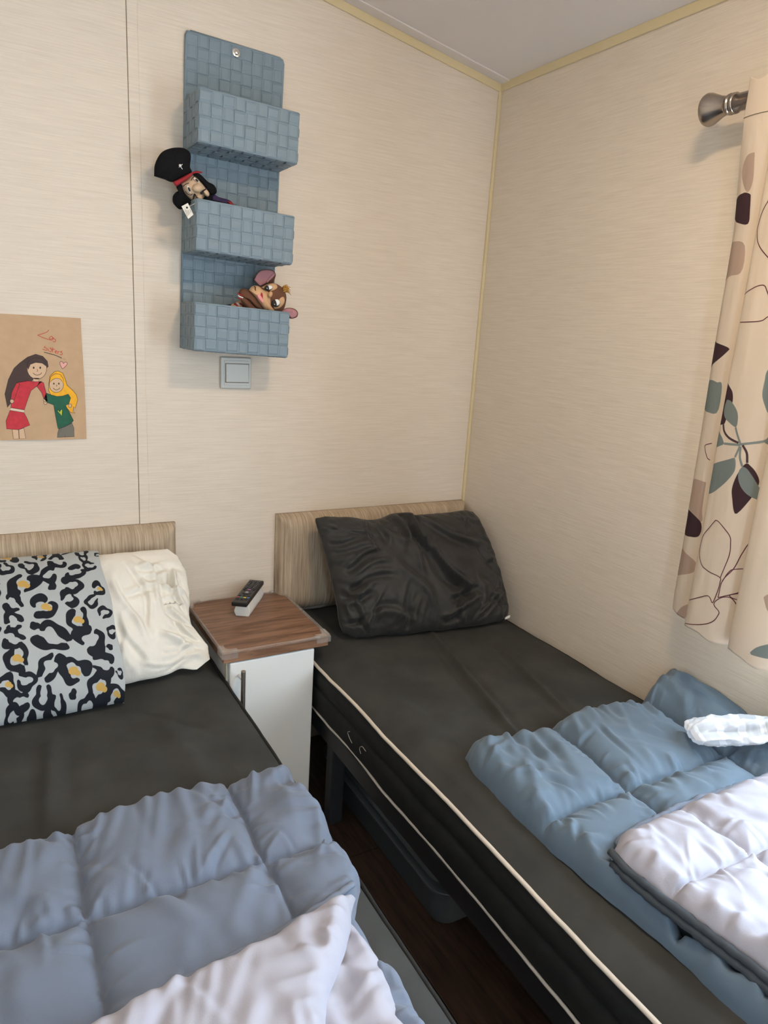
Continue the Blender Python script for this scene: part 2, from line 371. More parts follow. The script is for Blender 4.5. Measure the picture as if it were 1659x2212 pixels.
PRINT_AREAS = [
 (1,'T',[(-0.8803,1.7869),(-0.8925,1.7807),(-0.8964,1.7664),(-0.8970,1.7490),(-0.8888,1.7456)]),
 (1,'B',[(-0.9432,1.6977),(-0.9271,1.6955),(-0.9184,1.6807),(-0.9176,1.6633),(-0.9244,1.6447),(-0.9381,1.6278),(-0.9473,1.6466)]),
 (1,'D',[(-0.9464,1.6231),(-0.9346,1.6278),(-0.9234,1.6276),(-0.9064,1.6228),(-0.8967,1.6071),(-0.8985,1.5939),(-0.9088,1.5812),(-0.9257,1.5731),(-0.9493,1.5694),(-0.9490,1.5963)]),
 (1,'B',[(-0.9018,1.5397),(-0.9172,1.5399),(-0.9492,1.5311),(-0.9538,1.4801),(-0.9278,1.4731),(-0.8930,1.4655),(-0.8899,1.5124)]),
 (2,'B',[(-0.9827,1.5843),(-0.9751,1.5758),(-0.9795,1.5407),(-0.9809,1.5131),(-0.9753,1.4983),(-0.9606,1.5270),(-0.9678,1.5765)]),
 (1,'T',[(-0.8970,1.4053),(-0.9033,1.3997),(-0.9070,1.3719),(-0.8980,1.3348),(-0.8873,1.3629)]),
 (1,'D',[(-0.8992,1.3454),(-0.9517,1.3331),(-0.9521,1.3234),(-0.9276,1.3023),(-0.8913,1.2843),(-0.8920,1.3144)]),
 (2,'T',[(-0.9901,1.7284),(-0.9697,1.7230),(-0.9675,1.7069),(-0.9702,1.6876),(-0.9761,1.6724),(-1.0032,1.6658)]),
 (1,'T',[(-0.8906,1.2489),(-0.9074,1.2609),(-0.9239,1.2645),(-0.9414,1.2610),(-0.9537,1.2577),(-0.9551,1.2019),(-0.9306,1.1973),(-0.9090,1.2007),(-0.8912,1.2046),(-0.8889,1.2304)]),
 (1,'B',[(-0.9566,1.0511),(-0.9299,1.0517),(-0.9180,1.0482),(-0.9083,1.0327),(-0.9073,1.0130),(-0.9139,0.9951),(-0.9243,0.9798),(-0.9601,0.9632),(-0.9577,0.9930)]),
 (1,'D',[(-0.8929,0.9718),(-0.9045,0.9764),(-0.9252,0.9790),(-0.9595,0.9630),(-0.9610,0.9321),(-0.9391,0.9239),(-0.9172,0.9219),(-0.8999,0.9287),(-0.8894,0.9392)]),
 (1,'B',[(-0.8883,0.8831),(-0.8964,0.8917),(-0.9159,0.8898),(-0.9618,0.8741),(-0.9630,0.8496),(-0.9313,0.8312),(-0.9099,0.8225),(-0.8804,0.8219),(-0.8801,0.8444)]),
 (1,'T',[(-0.8784,0.7594),(-0.8955,0.7651),(-0.9055,0.7448),(-0.8778,0.7414)]),
 (1,'B',[(-0.9633,0.7739),(-0.9460,0.7570),(-0.9373,0.7327),(-0.9690,0.7454)]),
 (2,'D',[(-0.9743,1.2703),(-0.9876,1.2601),(-1.0012,1.2474),(-1.0062,1.2338),(-1.0060,1.2239),(-0.9986,1.1902),(-0.9941,1.1809),(-0.9735,1.1824),(-0.9723,1.2243)]),
 (2,'T',[(-0.9910,1.2307),(-1.0036,1.2279),(-1.0228,1.2104),(-1.0282,1.1914),(-1.0259,1.1797),(-1.0090,1.1859),(-0.9943,1.1954),(-0.9878,1.2118)]),
 (2,'T',[(-1.0049,1.1434),(-0.9939,1.1576),(-0.9738,1.1678),(-0.9730,1.1307),(-1.0052,1.1420)]),
 (2,'T',[(-1.0378,1.1216),(-1.0235,1.1146),(-0.9877,1.0990),(-0.9811,1.0903),(-0.9746,1.0434),(-0.9789,1.0336),(-0.9965,1.0386),(-1.0241,1.0648),(-1.0411,1.0904),(-1.0422,1.1080)]),
 (2,'D',[(-1.0643,1.1151),(-1.0781,1.1036),(-1.0878,1.0886),(-1.0895,1.0747),(-1.0823,1.0473),(-1.0613,1.0100),(-1.0472,1.0420),(-1.0438,1.0618),(-1.0482,1.0861),(-1.0576,1.1081)]),
 (2,'T',[(-1.0564,1.1064),(-1.0680,1.1016),(-1.0906,1.0722),(-1.1041,1.0468),(-1.0834,1.0490),(-1.0658,1.0609),(-1.0535,1.0785),(-1.0510,1.0953)]),
 (2,'T',[(-1.0711,1.3025),(-1.0660,1.2888),(-1.0659,1.2754),(-1.0663,1.2486),(-1.0744,1.2278),(-1.0841,1.2127),(-1.0979,1.2172)]),
 (2,'T',[(-1.1094,1.1730),(-1.0840,1.1607),(-1.1024,1.1527),(-1.1198,1.1530)]),
 (3,'T',[(-1.1626,0.7564),(-1.1787,0.7787),(-1.2090,0.7950),(-1.2152,0.7656)]),
 (3,'B',[(-1.1670,0.8768),(-1.1885,0.8933),(-1.1979,0.8483),(-1.1811,0.8503)]),
]
PRINT_LINES = [
 (2,'L',0.0009,[(-1.0023,1.6056),(-0.9917,1.5839),(-0.9878,1.5623),(-0.9880,1.5475),(-0.9984,1.5244),(-1.0242,1.5006),(-1.0413,1.4900)]),
 (2,'L',0.0009,[(-0.9696,1.3809),(-1.0305,1.3833),(-1.0471,1.3907),(-1.0586,1.4008)]),
 (2,'L',0.0009,[(-0.9731,1.4081),(-0.9742,1.4173),(-0.9783,1.4264),(-0.9879,1.4366),(-1.0090,1.4464),(-1.0237,1.4498),(-1.0312,1.4472),(-1.0371,1.4383),(-1.0471,1.4233)]),
 (1,'L',0.0009,[(-0.9551,1.1351),(-0.9393,1.1284),(-0.9397,1.1208),(-0.9494,1.1040),(-0.9572,1.0993)]),
 (2,'D',0.0022,[(-0.9941,1.1809),(-1.0000,1.1673),(-1.0150,1.1566),(-1.0397,1.1506)]),
 (2,'T',0.0022,[(-1.0259,1.1797),(-1.0333,1.1666),(-1.0447,1.1486)]),
 (2,'T',0.0022,[(-1.0447,1.1486),(-1.0840,1.1607),(-1.0930,1.1704),(-1.1056,1.1805)]),
 (2,'T',0.0022,[(-1.0450,1.1472),(-1.0049,1.1434)]),
 (2,'T',0.0022,[(-1.0440,1.1442),(-1.0378,1.1216)]),
 (2,'T',0.0022,[(-1.0455,1.1444),(-1.0483,1.1235),(-1.0564,1.1064)]),
 (2,'D',0.0022,[(-1.0494,1.1479),(-1.0598,1.1341),(-1.0643,1.1151)]),
 (2,'L',0.0009,[(-1.0197,0.9865),(-1.0073,0.9684),(-0.9931,0.9458),(-0.9901,0.9260),(-0.9914,0.9074),(-1.0012,0.8882),(-1.0187,0.8781),(-1.0531,0.8740),(-1.0570,0.8628),(-1.0550,0.8402),(-1.0498,0.8161),(-1.0415,0.8241),(-1.0328,0.8250),(-1.0080,0.8100),(-0.9825,0.7939)]),
 (2,'L',0.0009,[(-1.0197,0.9865),(-1.0308,0.9840),(-1.0571,0.9656),(-1.0633,0.9478),(-1.0646,0.9209),(-1.0552,0.8716)]),
 (2,'L',0.0009,[(-1.1290,0.9932),(-1.0979,0.9640),(-1.0857,0.9335),(-1.0771,0.8990),(-1.0610,0.8673),(-1.0592,0.8307)]),
 (2,'L',0.0009,[(-1.1309,0.9136),(-1.0817,0.8996),(-1.0696,0.8888),(-1.0591,0.8605)]),
 (2,'L',0.0009,[(-1.1304,0.8915),(-1.1072,0.8744),(-1.0956,0.8550),(-1.0592,0.8307)]),
 (2,'L',0.0009,[(-1.1236,0.8395),(-1.1090,0.8507),(-1.0964,0.8513),(-1.0791,0.8421),(-1.0915,0.8365),(-1.1078,0.8411),(-1.1234,0.8257)]),
 (2,'L',0.0009,[(-1.1186,0.7961),(-1.1015,0.8109),(-1.0852,0.8357),(-1.0706,0.8359),(-1.0567,0.8234),(-1.0538,0.8128),(-1.0658,0.8032),(-1.0660,0.7937),(-1.0564,0.7755),(-1.0290,0.7578),(-0.9872,0.7423)]),
]
# ------------------------------------------------------------------ room shell
LX, FY = -2.15, -2.60            # left wall, wall behind the viewer
CS = 0.16                        # ceiling slope, rising away from the window wall
CZ = 2.056
cz = lambda x: CZ - CS * x
T = 0.10
fl = structure(rbox('floor', (LX - T, FY - T, -0.10), (T, T, -0.012), 'black_void', None, 0))
PW = 0.17
k = 0; px = 0.0
while px > LX:
    yb = 0.0; first = True
    while yb > FY:
        L = (0.55 + 0.25 * (k % 3)) if first else 1.25
        first = False
        ye = max(FY, yb - L)
        rbox('plank', (max(px - PW + 0.0012, LX), ye + 0.0008, -0.012), (px - 0.0012, yb - 0.0008, 0.0), 'floor_wood', fl, 0.0008, 1)
        yb = ye
    px -= PW; k += 1
# back wall follows the sloping ceiling
MBw = MB()
MBw.prism([(LX - T, -0.1), (T, -0.1), (T, cz(T)), (LX - T, cz(LX - T))], 0, T, lambda u, v, w: (u, w, v))
wall_back = structure(MBw.build('wall_back', 'wallpaper'))
wf = MB(); pl_ = lambda u, v, w: (u, w, v)  # front wall split round the added door opening
wf.prism([(LX - T, -0.1), (FILL_DOOR_X0, -0.1), (FILL_DOOR_X0, cz(FILL_DOOR_X0)), (LX - T, cz(LX - T))], FY, FY - T, pl_)
wf.prism([(FILL_DOOR_X1, -0.1), (T, -0.1), (T, cz(T)), (FILL_DOOR_X1, cz(FILL_DOOR_X1))], FY, FY - T, pl_)
wf.prism([(FILL_DOOR_X0, FILL_DOOR_Z1), (FILL_DOOR_X1, FILL_DOOR_Z1), (FILL_DOOR_X1, cz(FILL_DOOR_X1)), (FILL_DOOR_X0, cz(FILL_DOOR_X0))], FY, FY - T, pl_)
structure(wf.build('wall_front', 'wallpaper'))
dr1 = structure(MB().box((FILL_DOOR_X0, FY - T, 0), (FILL_DOOR_X0 + 0.03, FY + 0.01, FILL_DOOR_Z1)).box((FILL_DOOR_X1 - 0.03, FY - T, 0), (FILL_DOOR_X1, FY + 0.01, FILL_DOOR_Z1)).box((FILL_DOOR_X0 + 0.03, FY - T, FILL_DOOR_Z1 - 0.03), (FILL_DOOR_X1 - 0.03, FY + 0.01, FILL_DOOR_Z1)).build('fill_door', 'cabinet_white'))  # frame of the unseen door, added for fill light
rbox('fill_door_leaf', (FILL_DOOR_X0 + 0.03, FY - 0.06, 0.0), (FILL_DOOR_X1 - 0.03 - FILL_GAP, FY - 0.02, FILL_DOOR_Z1 - 0.03), 'cabinet_white', dr1, 0.002)
structure(MB().box((LX - T, FY, -0.1), (LX, 0, cz(LX))).build('wall_left', 'wallpaper'))
wr = MB()
wr.box((0, WIN_Y0, -0.1), (T, 0, CZ)); wr.box((0, FY, -0.1), (T, WIN_Y1, CZ))
wr.box((0, WIN_Y1, -0.1), (T, WIN_Y0, WIN_Z0)); wr.box((0, WIN_Y1, WIN_Z1), (T, WIN_Y0, CZ))
structure(wr.build('wall_right', 'wallpaper'))
structure(MB().prism([(LX - T, cz(LX - T)), (T, cz(T)), (T, cz(T) + 0.08), (LX - T, cz(LX - T) + 0.08)], T, FY - T, lambda u, v, w: (u, w, v)).build('ceiling', 'ceiling_white'))
# trims
structure(MB().prism([(LX, cz(LX) - 0.024), (0, CZ - 0.024), (0, CZ), (LX, cz(LX))], -0.006, 0.0, lambda u, v, w: (u, w, v)).build('trim_1', 'trim_yellow', bevel=0.0015))
structure(rbox('trim_2', (-0.006, FY, CZ - 0.022), (0, -0.006, CZ + 0.0008), 'trim_yellow', None, 0.0015))
structure(rbox('trim_3', (-0.010, -0.008, 0), (0, 0, CZ - 0.02), 'trim_yellow', None, 0.002))
structure(MB().prism([(LX, cz(LX) - 0.004), (0, CZ - 0.004), (0, CZ), (LX, cz(LX))], -0.045, -0.006, lambda u, v, w: (u, w, v)).build('trim_4', 'ceiling_white', bevel=0.0015))
# joint strip between two wall panels
structure(MB().prism([(-1.0690, 0), (-1.0450, 0), (-1.0450, cz(-1.045) - 0.024), (-1.0690, cz(-1.069) - 0.024)], -0.0025, 0, lambda u, v, w: (u, w, v)).build('trim_5', 'wallpaper', bevel=0.0012))
structure(MB().prism([(-1.0704, 0), (-1.0692, 0), (-1.0692, cz(-1.069) - 0.024), (-1.0704, cz(-1.070) - 0.024)], -0.0004, 0, lambda u, v, w: (u, w, v)).build('trim_6', 'recess_brown'))
# window
win = structure(MB().box((0.03, WIN_Y0 - 0.0, WIN_Z0), (0.075, WIN_Y0 - 0.05, WIN_Z1)).box((0.03, WIN_Y1, WIN_Z0), (0.075, WIN_Y1 + 0.05, WIN_Z1))
   .box((0.03, WIN_Y1 + 0.05, WIN_Z0), (0.075, WIN_Y0 - 0.05, WIN_Z0 + 0.05)).box((0.03, WIN_Y1 + 0.05, WIN_Z1 - 0.05), (0.075, WIN_Y0 - 0.05, WIN_Z1)).build('window_1', 'window_pvc'))
ym = (WIN_Y0 + WIN_Y1) / 2
rbox('mullion', (0.032, ym - 0.025, WIN_Z0 + 0.05), (0.073, ym + 0.025, WIN_Z1 - 0.05), 'window_pvc', win, 0.002)
for ya, yb in ((WIN_Y1 + 0.05, ym - 0.025), (ym + 0.025, WIN_Y0 - 0.05)):
    MB().box((0.050, ya, WIN_Z0 + 0.05), (0.054, yb, WIN_Z1 - 0.05)).build('pane', 'window_glass', win)
rbox('window_sill', (-0.02, WIN_Y1 - 0.02, WIN_Z0 - 0.018), (0.03, WIN_Y0, WIN_Z0), 'window_pvc', win, 0.003)

# ------------------------------------------------------------------ ceiling lamp (just above the frame)
lx, ly = -0.68, -1.30; lz = cz(lx)
lamp = empty('ceiling_lamp', (lx, ly, lz), 'round warm white flush lamp on the ceiling between the beds', 'lamp')
nrm = np.array([-CS, 0, -1.0]); nrm /= np.linalg.norm(nrm)
MB().lathe((lx, ly, lz), nrm, [(0, 0.10), (0.012, 0.10), (0.016, 0.097)], 32).build('base_ring', 'cabinet_white', lamp, True)
MB().lathe((lx, ly, lz) + nrm * 0.016, nrm, [(0, 0.090), (0.014, 0.086), (0.024, 0.060), (0.028, 0.02)], 32).build('diffuser', 'lamp_glow', lamp, True)

# ------------------------------------------------------------------ beds
def bed_frame(x0, x1, label):
    b = empty('bed_frame', (x0, -1.9, 0), label, 'bed frame')
    z0, z1 = 0.235, 0.288
    rbox('side_rail', (x0 + 0.02, -1.90, z0), (x0 + 0.05, -0.06, z1), 'dark_metal', b)
    rbox('side_rail', (x1 - 0.05, -1.90, z0), (x1 - 0.02, -0.06, z1), 'dark_metal', b)
    rbox('end_rail', (x0 + 0.05, -0.09, z0), (x1 - 0.05, -0.06, z1), 'dark_metal', b)
    rbox('end_rail', (x0 + 0.05, -1.90, z0), (x1 - 0.05, -1.87, z1), 'dark_metal', b)
    for i in range(9):
        y = -0.2 - i * 0.2
        rbox('slat', (x0 + 0.05, y - 0.035, z1 - 0.02), (x1 - 0.05, y + 0.035, z1 - 0.002), 'dark_metal', b, 0.002)
    for lxx in (x0 + 0.022, x1 - 0.062):
        for lyy in (-0.40, -1.80):
            rbox('leg', (lxx, lyy - 0.02, 0.0), (lxx + 0.04, lyy + 0.02, z0), 'dark_metal', b, 0.004)
    return b
bed_frame(-0.690, -0.010, 'black metal bed frame under the mattress by the window wall')
bed_frame(-1.645, -0.950, 'black metal bed frame under the mattress below the drawing')

def mattress(x0, x1, name_label, creases, seed, light_side):
    """cross-section swept along the bed; the visible long side carries two cream pipings"""
    root = empty('mattress', ((x0 + x1) / 2, -0.97, 0.29), name_label, 'mattress')
    half = [(0.10, 0.4755), (0.07, 0.4745), (0.045, 0.4715), (0.028, 0.4665), (0.014, 0.4595), (0.004, 0.4520), (0.0, 0.446)]
    ya, yb = -0.010, -1.93
    ny = 260; ys = np.linspace(ya, yb, ny)
    xs = np.concatenate([[x0 + d for d, z in half[::-1]], np.linspace(x0 + 0.10, x1 - 0.10, 130)[1:-1], [x1 - d for d, z in half]])
    zz = np.concatenate([[z for d, z in half[::-1]], np.full(128, 0.475), [z for d, z in half]])
    Xg, Yg = np.meshgrid(xs, ys, indexing='ij'); Zg = np.repeat(zz[:, None], ny, 1)
    inner = np.clip(np.minimum(Xg - x0, x1 - Xg) / 0.05, 0, 1)
    Zg = Zg + inner * (0.006 * fbm(Xg * 4, Yg * 3, seed) + 0.0022 * fbm(Xg * 16, Yg * 11, seed + 5))
    for (a, b, h, w) in creases:
        d, t = seg_dist(Xg, Yg, a, b)
        Zg = Zg + 2.4 * h * (np.exp(-(d / w) ** 2) - 0.35 * np.exp(-((d - 2.2 * w) / (1.2 * w)) ** 2)) * np.sin(np.clip(t, 0.02, 0.98) * math.pi) ** 0.5 * inner
    endr = np.clip((ya - Yg) / 0.03, 0, 1) * np.clip((Yg - yb) / 0.03, 0, 1)
    Zg -= (1 - np.sqrt(np.clip(1 - (1 - endr) ** 2, 0, 1))) * 0.02
    wob = 0.003 * fbm(Yg * 5, Yg * 0 + 2, seed + 2)
    Xg = Xg + wob * (1 - inner)
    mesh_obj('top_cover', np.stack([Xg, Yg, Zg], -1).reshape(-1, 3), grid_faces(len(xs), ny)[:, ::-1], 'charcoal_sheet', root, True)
    # side band
    prof = [(0.000, 0.446), (0.003, 0.438), (-0.003, 0.425), (-0.004, 0.405), (-0.001, 0.389), (0.004, 0.3845), (-0.003, 0.380), (-0.003, 0.350), (-0.002, 0.328), (0.001, 0.316), (0.004, 0.312), (0.012, 0.300), (0.03, 0.292)]
    mb = MB()
    for sx, xe in ((1, x0), (-1, x1)):
        P = np.array(prof)
        Dg = np.repeat(P[:, 0][:, None], ny, 1); Z2 = np.repeat(P[:, 1][:, None], ny, 1); Y2 = np.repeat(ys[None, :], len(prof), 0)
        amp = np.sin(np.linspace(0, math.pi, len(prof)))[:, None]
        Dg = Dg + amp * (0.003 * fbm(Y2 * 9, Z2 * 12, seed + 8) + 0.002 * np.abs(fbm(Y2 * 22 + Z2 * 30, Z2 * 20, seed + 9)))
        Z2 = Z2 - 0.004 * (1 - amp) * 0
        X2 = xe + sx * (Dg) + wob[0][None, :] * np.linspace(1, 0.5, len(prof))[:, None]
        f = grid_faces(len(prof), ny)
        mb.add(np.stack([X2, Y2, Z2], -1).reshape(-1, 3), [tuple(q) for q in (f if sx > 0 else f[:, ::-1])])
    mb.box((x0 + 0.03, yb + 0.0, 0.292), (x1 - 0.03, ya - 0.0, 0.30))
    mb.box((x0 + 0.004, ya - 0.01, 0.30), (x1 - 0.004, ya, 0.456)); mb.box((x0 + 0.004, yb, 0.30), (x1 - 0.004, yb + 0.01, 0.456))
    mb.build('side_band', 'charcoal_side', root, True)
    for z, r, off in ((0.4475, 0.0042, -0.002), (0.313, 0.0032, 0.0005)):
        for sx, xe in ((1, x0), (-1, x1)):
            y3 = np.linspace(ya, yb, 160)
            pts = np.stack([xe + sx * (off + 0.0) + 0.003 * fbm(y3 * 5, y3 * 0 + 2, seed + 2) + 0.0012 * fbm(y3 * 14, y3 * 0, seed + 4), y3, z + (0.0038 if z > 0.4 else 0.008) * fbm(y3 * 5, y3 * 0 + 5, seed + 1) + 0.001 * fbm(y3 * 25, y3 * 0 + 5, seed + 1)], -1)
            MB().tube(pts, r, 8).build('piping', 'piping_cream' if sx == light_side else 'charcoal_side', root, True)
    return root
mR = mattress(-0.686, -0.004, 'charcoal covered mattress with cream piping beside the window wall',
         [((-0.32, -0.33), (-0.45, -0.90), 0.0065, 0.0095), ((-0.20, -0.50), (-0.28, -0.90), 0.0055, 0.010), ((-0.60, -0.30), (-0.62, -1.2), 0.003, 0.02), ((-0.645, -0.7), (-0.65, -1.6), 0.005, 0.012)], 1, 1)
th = smoothpath([(-0.6935, -0.555, 0.375), (-0.694, -0.545, 0.367), (-0.694, -0.557, 0.357), (-0.694, -0.570, 0.352)], 14)
MB().tube(th, 0.0006, 5).build('loose_thread', 'piping_cream', mR, True)
th = smoothpath([(-0.6945, -0.640, 0.372), (-0.695, -0.622, 0.374), (-0.695, -0.610, 0.362), (-0.695, -0.618, 0.352)], 14)
MB().tube(th, 0.0006, 5).build('loose_thread', 'piping_cream', mR, True)
mL = mattress(-1.650, -0.937, 'charcoal covered mattress below the drawing, under the leopard print pillowcase',
         [((-1.20, -0.42), (-1.02, -0.62), 0.004, 0.02), ((-1.34, -0.45), (-1.37, -0.78), 0.004, 0.015), ((-1.12, -0.50), (-1.09, -0.75), 0.003, 0.02)], 11, 0)

# ------------------------------------------------------------------ headboards
def headboard(x0, x1, label):
    mb = MB()
    # cushion: rounded slab, thicker in the middle
    nu, nv = 60, 34
    u = edge_spaced(nu); v = edge_spaced(nv)
    Ug, Vg = np.meshgrid(u, v, indexing='ij')
    z0, z1 = 0.4765, 0.781
    X = x0 + (x1 - x0) * Ug; Z = z0 + (z1 - z0) * Vg
    d = np.minimum(np.minimum(X - x0, x1 - X), np.minimum(Z - z0, z1 - Z))
    q = np.clip(d / 0.055, 0, 1); Y = -0.012 - 0.046 * np.sqrt(np.clip(1 - (1 - q) ** 2.2, 0, 1))
    vs = np.stack([X, Y, Z], -1).reshape(-1, 3)
    mb.add(vs, [tuple(k) for k in grid_faces(nu, nv)])
    mb.box((x0, -0.0125, z0), (x1, -0.0005, z1))
    return tag(mb.build('headboard', 'headboard_fabric', None, True), label, 'headboard')
headboard(-0.684, -0.011, 'beige striped padded headboard behind the black pillow')
headboard(-1.660, -0.978, 'beige striped padded headboard behind the white pillow')

# ------------------------------------------------------------------ bedside cabinet
ns = empty('bedside_cabinet', (-0.81, -0.18, 0), 'narrow white bedside cabinet with walnut top between the two beds', 'cabinet')
rbox('body', (-0.932, -0.330, 0.0), (-0.700, -0.004, 0.508), 'cabinet_white', ns, 0.0015)
rbox('cabinet_top', (-0.946, -0.354, 0.509), (-0.664, -0.004, 0.536), 'walnut', ns, 0.0015)
door = rbox('door', (-0.929, -0.350, 0.05), (-0.701, -0.332, 0.505), 'cabinet_white', ns, 0.004, 3)
hd = MB().tube([(-0.905, -0.382, 0.24), (-0.905, -0.382, 0.496)], 0.0058, 14).build('handle', 'brushed_metal', door, False, 0.0008)
for z in (0.265, 0.470):
    MB().tube([(-0.905, -0.380, z), (-0.905, -0.350, z)], 0.0042, 10).build('handle_post', 'brushed_metal', door)
hinge = rbox('side_panel_edge', (-0.9335, -0.332, 0.0), (-0.932, -0.326, 0.505), 'trim_yellow', ns, 0)
# clear edge guards: L-shaped strips and corner caps
def guard(name, pts, r=0.0045):
    o = MB().tube(pts, r, 8).build(name, 'clear_plastic', ns, True); return o
zt = 0.537
guard('edge_guard', [(-0.925, -0.3545, zt), (-0.69, -0.3545, zt)]); guard('edge_guard', [(-0.9465, -0.335, zt), (-0.9465, -0.035, zt)])
guard('edge_guard', [(-0.6635, -0.335, zt), (-0.6635, -0.035, zt)]); guard('edge_guard', [(-0.92, -0.012, zt), (-0.69, -0.012, zt)], 0.004)
for cx, cy, sx, sy in ((-0.947, -0.355, 1, 1), (-0.663, -0.355, -1, 1), (-0.947, -0.008, 1, -1), (-0.663, -0.008, -1, -1)):
    poly = [(0, 0), (0.040, 0), (0.040, 0.014), (0.022, 0.014), (0.014, 0.022), (0.014, 0.040), (0, 0.040)]
    if sx * sy < 0: poly = poly[::-1]
    m_ = MB().prism([(cx - sx * 0.003 + sx * a, cy - sy * 0.003 + sy * b) for a, b in poly], 0.5365, 0.5425, lambda u, v, w: (u, v, w))
    m_.build('corner_guard', 'clear_plastic', ns, False, 0.0012)
    m2 = MB().box((cx - sx * 0.004, cy - sy * 0.004, 0.522), (cx + sx * 0.036, cy - sy * 0.0005, 0.537)).box((cx - sx * 0.004, cy - sy * 0.0005, 0.522), (cx - sx * 0.0005, cy + sy * 0.036, 0.537))
    m2.build('corner_guard', 'clear_plastic', ns)

# ------------------------------------------------------------------ white block and remote control on it
dirv = np.array([0.105, 0.153, 0.0]); dirv /= np.linalg.norm(dirv); side = np.array([dirv[1], -dirv[0], 0])
zb = 0.5362
wb = empty('plastic_block', (-0.79, -0.09, zb), 'white plastic block with round brown recesses under the remote control', 'plastic block')
c0 = np.array([-0.833, -0.152, zb])
c0 = c0 + dirv * 0.0
Lb = 0.150
def ring(w, inset, z):
    a = c0 + dirv * inset; b = c0 + dirv * (Lb - inset)
    return [tuple(a - side * w + np.array([0, 0, z])), tuple(a + side * w + np.array([0, 0, z])), tuple(b + side * w + np.array([0, 0, z])), tuple(b - side * w + np.array([0, 0, z]))]
vs = ring(0.018, 0.002, 0.0) + ring(0.0225, 0.0, 0.012) + ring(0.0225, 0.0, 0.018) + ring(0.0165, 0.005, 0.036)
fs = [(3, 2, 1, 0), (12, 13, 14, 15)] + [(4 * k + i, 4 * k + (i + 1) % 4, 4 * k + 4 + (i + 1) % 4, 4 * k + 4 + i) for k in range(3) for i in range(4)]
MB().add(vs, fs).build('body', 'plastic_white', wb, False, 0.002)
for k in range(4):
    p = c0 + dirv * (0.024 + 0.034 * k) + np.array([0, 0, 0.0355])
    MB().lathe(p, (0, 0, 1), [(0, 0.0135), (0.0010, 0.0135)], 24).build('recess', 'recess_brown', wb)
rc = empty('remote_control', (-0.80, -0.10, zb + 0.037), 'slim black television remote control lying on the white block', 'remote control')
r0 = np.array([-0.849, -0.174, zb + 0.0385]); Lr = 0.182; upv = np.array([0, 0, 1.0])
tilt = np.array([0, 0, 0.0])
MB().obb(r0 + dirv * Lr / 2 + upv * 0.0075, dirv * Lr / 2, side * 0.0215, upv * 0.0062).build('case', 'plastic_black', rc, False, 0.003, 3)
MB().obb(r0 + dirv * 0.03 + upv * -0.0000, dirv * 0.022, side * 0.015, upv * 0.0016).build('battery_bulge', 'plastic_black', rc, False, 0.002)
zt2 = upv * 0.0143
def button(al, sd, wl, ws, mat, name='button', h=0.0012):
    MB().obb(r0 + dirv * al + side * sd + zt2, dirv * wl, side * ws, upv * h).build(name, mat, rc, False, 0.0006, 1)
for i, mt in enumerate(('button_red', 'button_green', 'button_yellow', 'button_blue')):
    button(0.038, -0.0142 + i * 0.0095, 0.0022, 0.0036, mt)
for i in range(3): button(0.026, -0.0125 + i * 0.0125, 0.0024, 0.0042, 'button_black')
for i in range(3): button(0.052, -0.0125 + i * 0.0125, 0.0022, 0.0042, 'button_black')
MB().lathe(r0 + dirv * 0.076 + zt2, (0, 0, 1), [(0, 0.0125), (0.0010, 0.012)], 24).build('navigation_ring', 'button_black', rc)
MB().lathe(r0 + dirv * 0.076 + zt2 + upv * 0.001, (0, 0, 1), [(0, 0.005), (0.0008, 0.0046)], 16).build('ok_button', 'button_print', rc)
button(0.099, 0.0, 0.0028, 0.0042, 'button_pink'); button(0.099, -0.0135, 0.0024, 0.0036, 'button_black'); button(0.099, 0.0135, 0.0024, 0.0036, 'button_black')
for r_ in range(6):
    for i in range(3):
        a_ = 0.112 + r_ * 0.0105
        button(a_, -0.0125 + i * 0.0125, 0.0026, 0.0042, 'button_black')
        MB().obb(r0 + dirv * a_ + side * (-0.0125 + i * 0.0125) + zt2 + upv * 0.0013, dirv * 0.0008, side * 0.0022, upv * 0.0002).build('button_mark', 'button_print', rc)

# ------------------------------------------------------------------ storage box under the bed
sb = empty('storage_box', (-0.40, -0.55, 0), 'grey plastic storage box with lid under the bed by the window', 'storage box')
def rrect(x0, x1, y0, y1, r, n=6):
    out = []
    for cx, cy, a0 in ((x1 - r, y1 - r, 0), (x0 + r, y1 - r, 90), (x0 + r, y0 + r, 180), (x1 - r, y0 + r, 270)):
        for k in range(n + 1):
            a = math.radians(a0 + 90 * k / n); out.append((cx + r * math.cos(a), cy + r * math.sin(a)))
    return out
def loft(mb, rings):
    n = len(rings[0][0]); base = len(mb.v); vs = []
    for poly, z in rings: vs += [(x, y, z) for x, y in poly]
    fs = [tuple(range(n))[::-1], tuple((len(rings) - 1) * n + i for i in range(n))]
    fs += [(k * n + i, k * n + (i + 1) % n, (k + 1) * n + (i + 1) % n, (k + 1) * n + i) for k in range(len(rings) - 1) for i in range(n)]
    return mb.add(vs, fs)
loft(MB(), [(rrect(-0.585, -0.20, -0.84, -0.24, 0.04), 0.0), (rrect(-0.60, -0.185, -0.855, -0.225, 0.05), 0.10)]).build('body', 'box_plastic', sb, False, 0.003)
loft(MB(), [(rrect(-0.612, -0.173, -0.867, -0.213, 0.06), 0.10), (rrect(-0.616, -0.169, -0.871, -0.209, 0.06), 0.112), (rrect(-0.606, -0.179, -0.861, -0.219, 0.06), 0.118), (rrect(-0.600, -0.185, -0.855, -0.225, 0.06), 0.118), (rrect(-0.592, -0.193, -0.847, -0.233, 0.05), 0.125)]).build('lid', 'box_plastic', sb, False, 0.002)
rbox('clip', (-0.400, -0.885, 0.07), (-0.300, -0.868, 0.115), 'box_plastic', sb, 0.004)
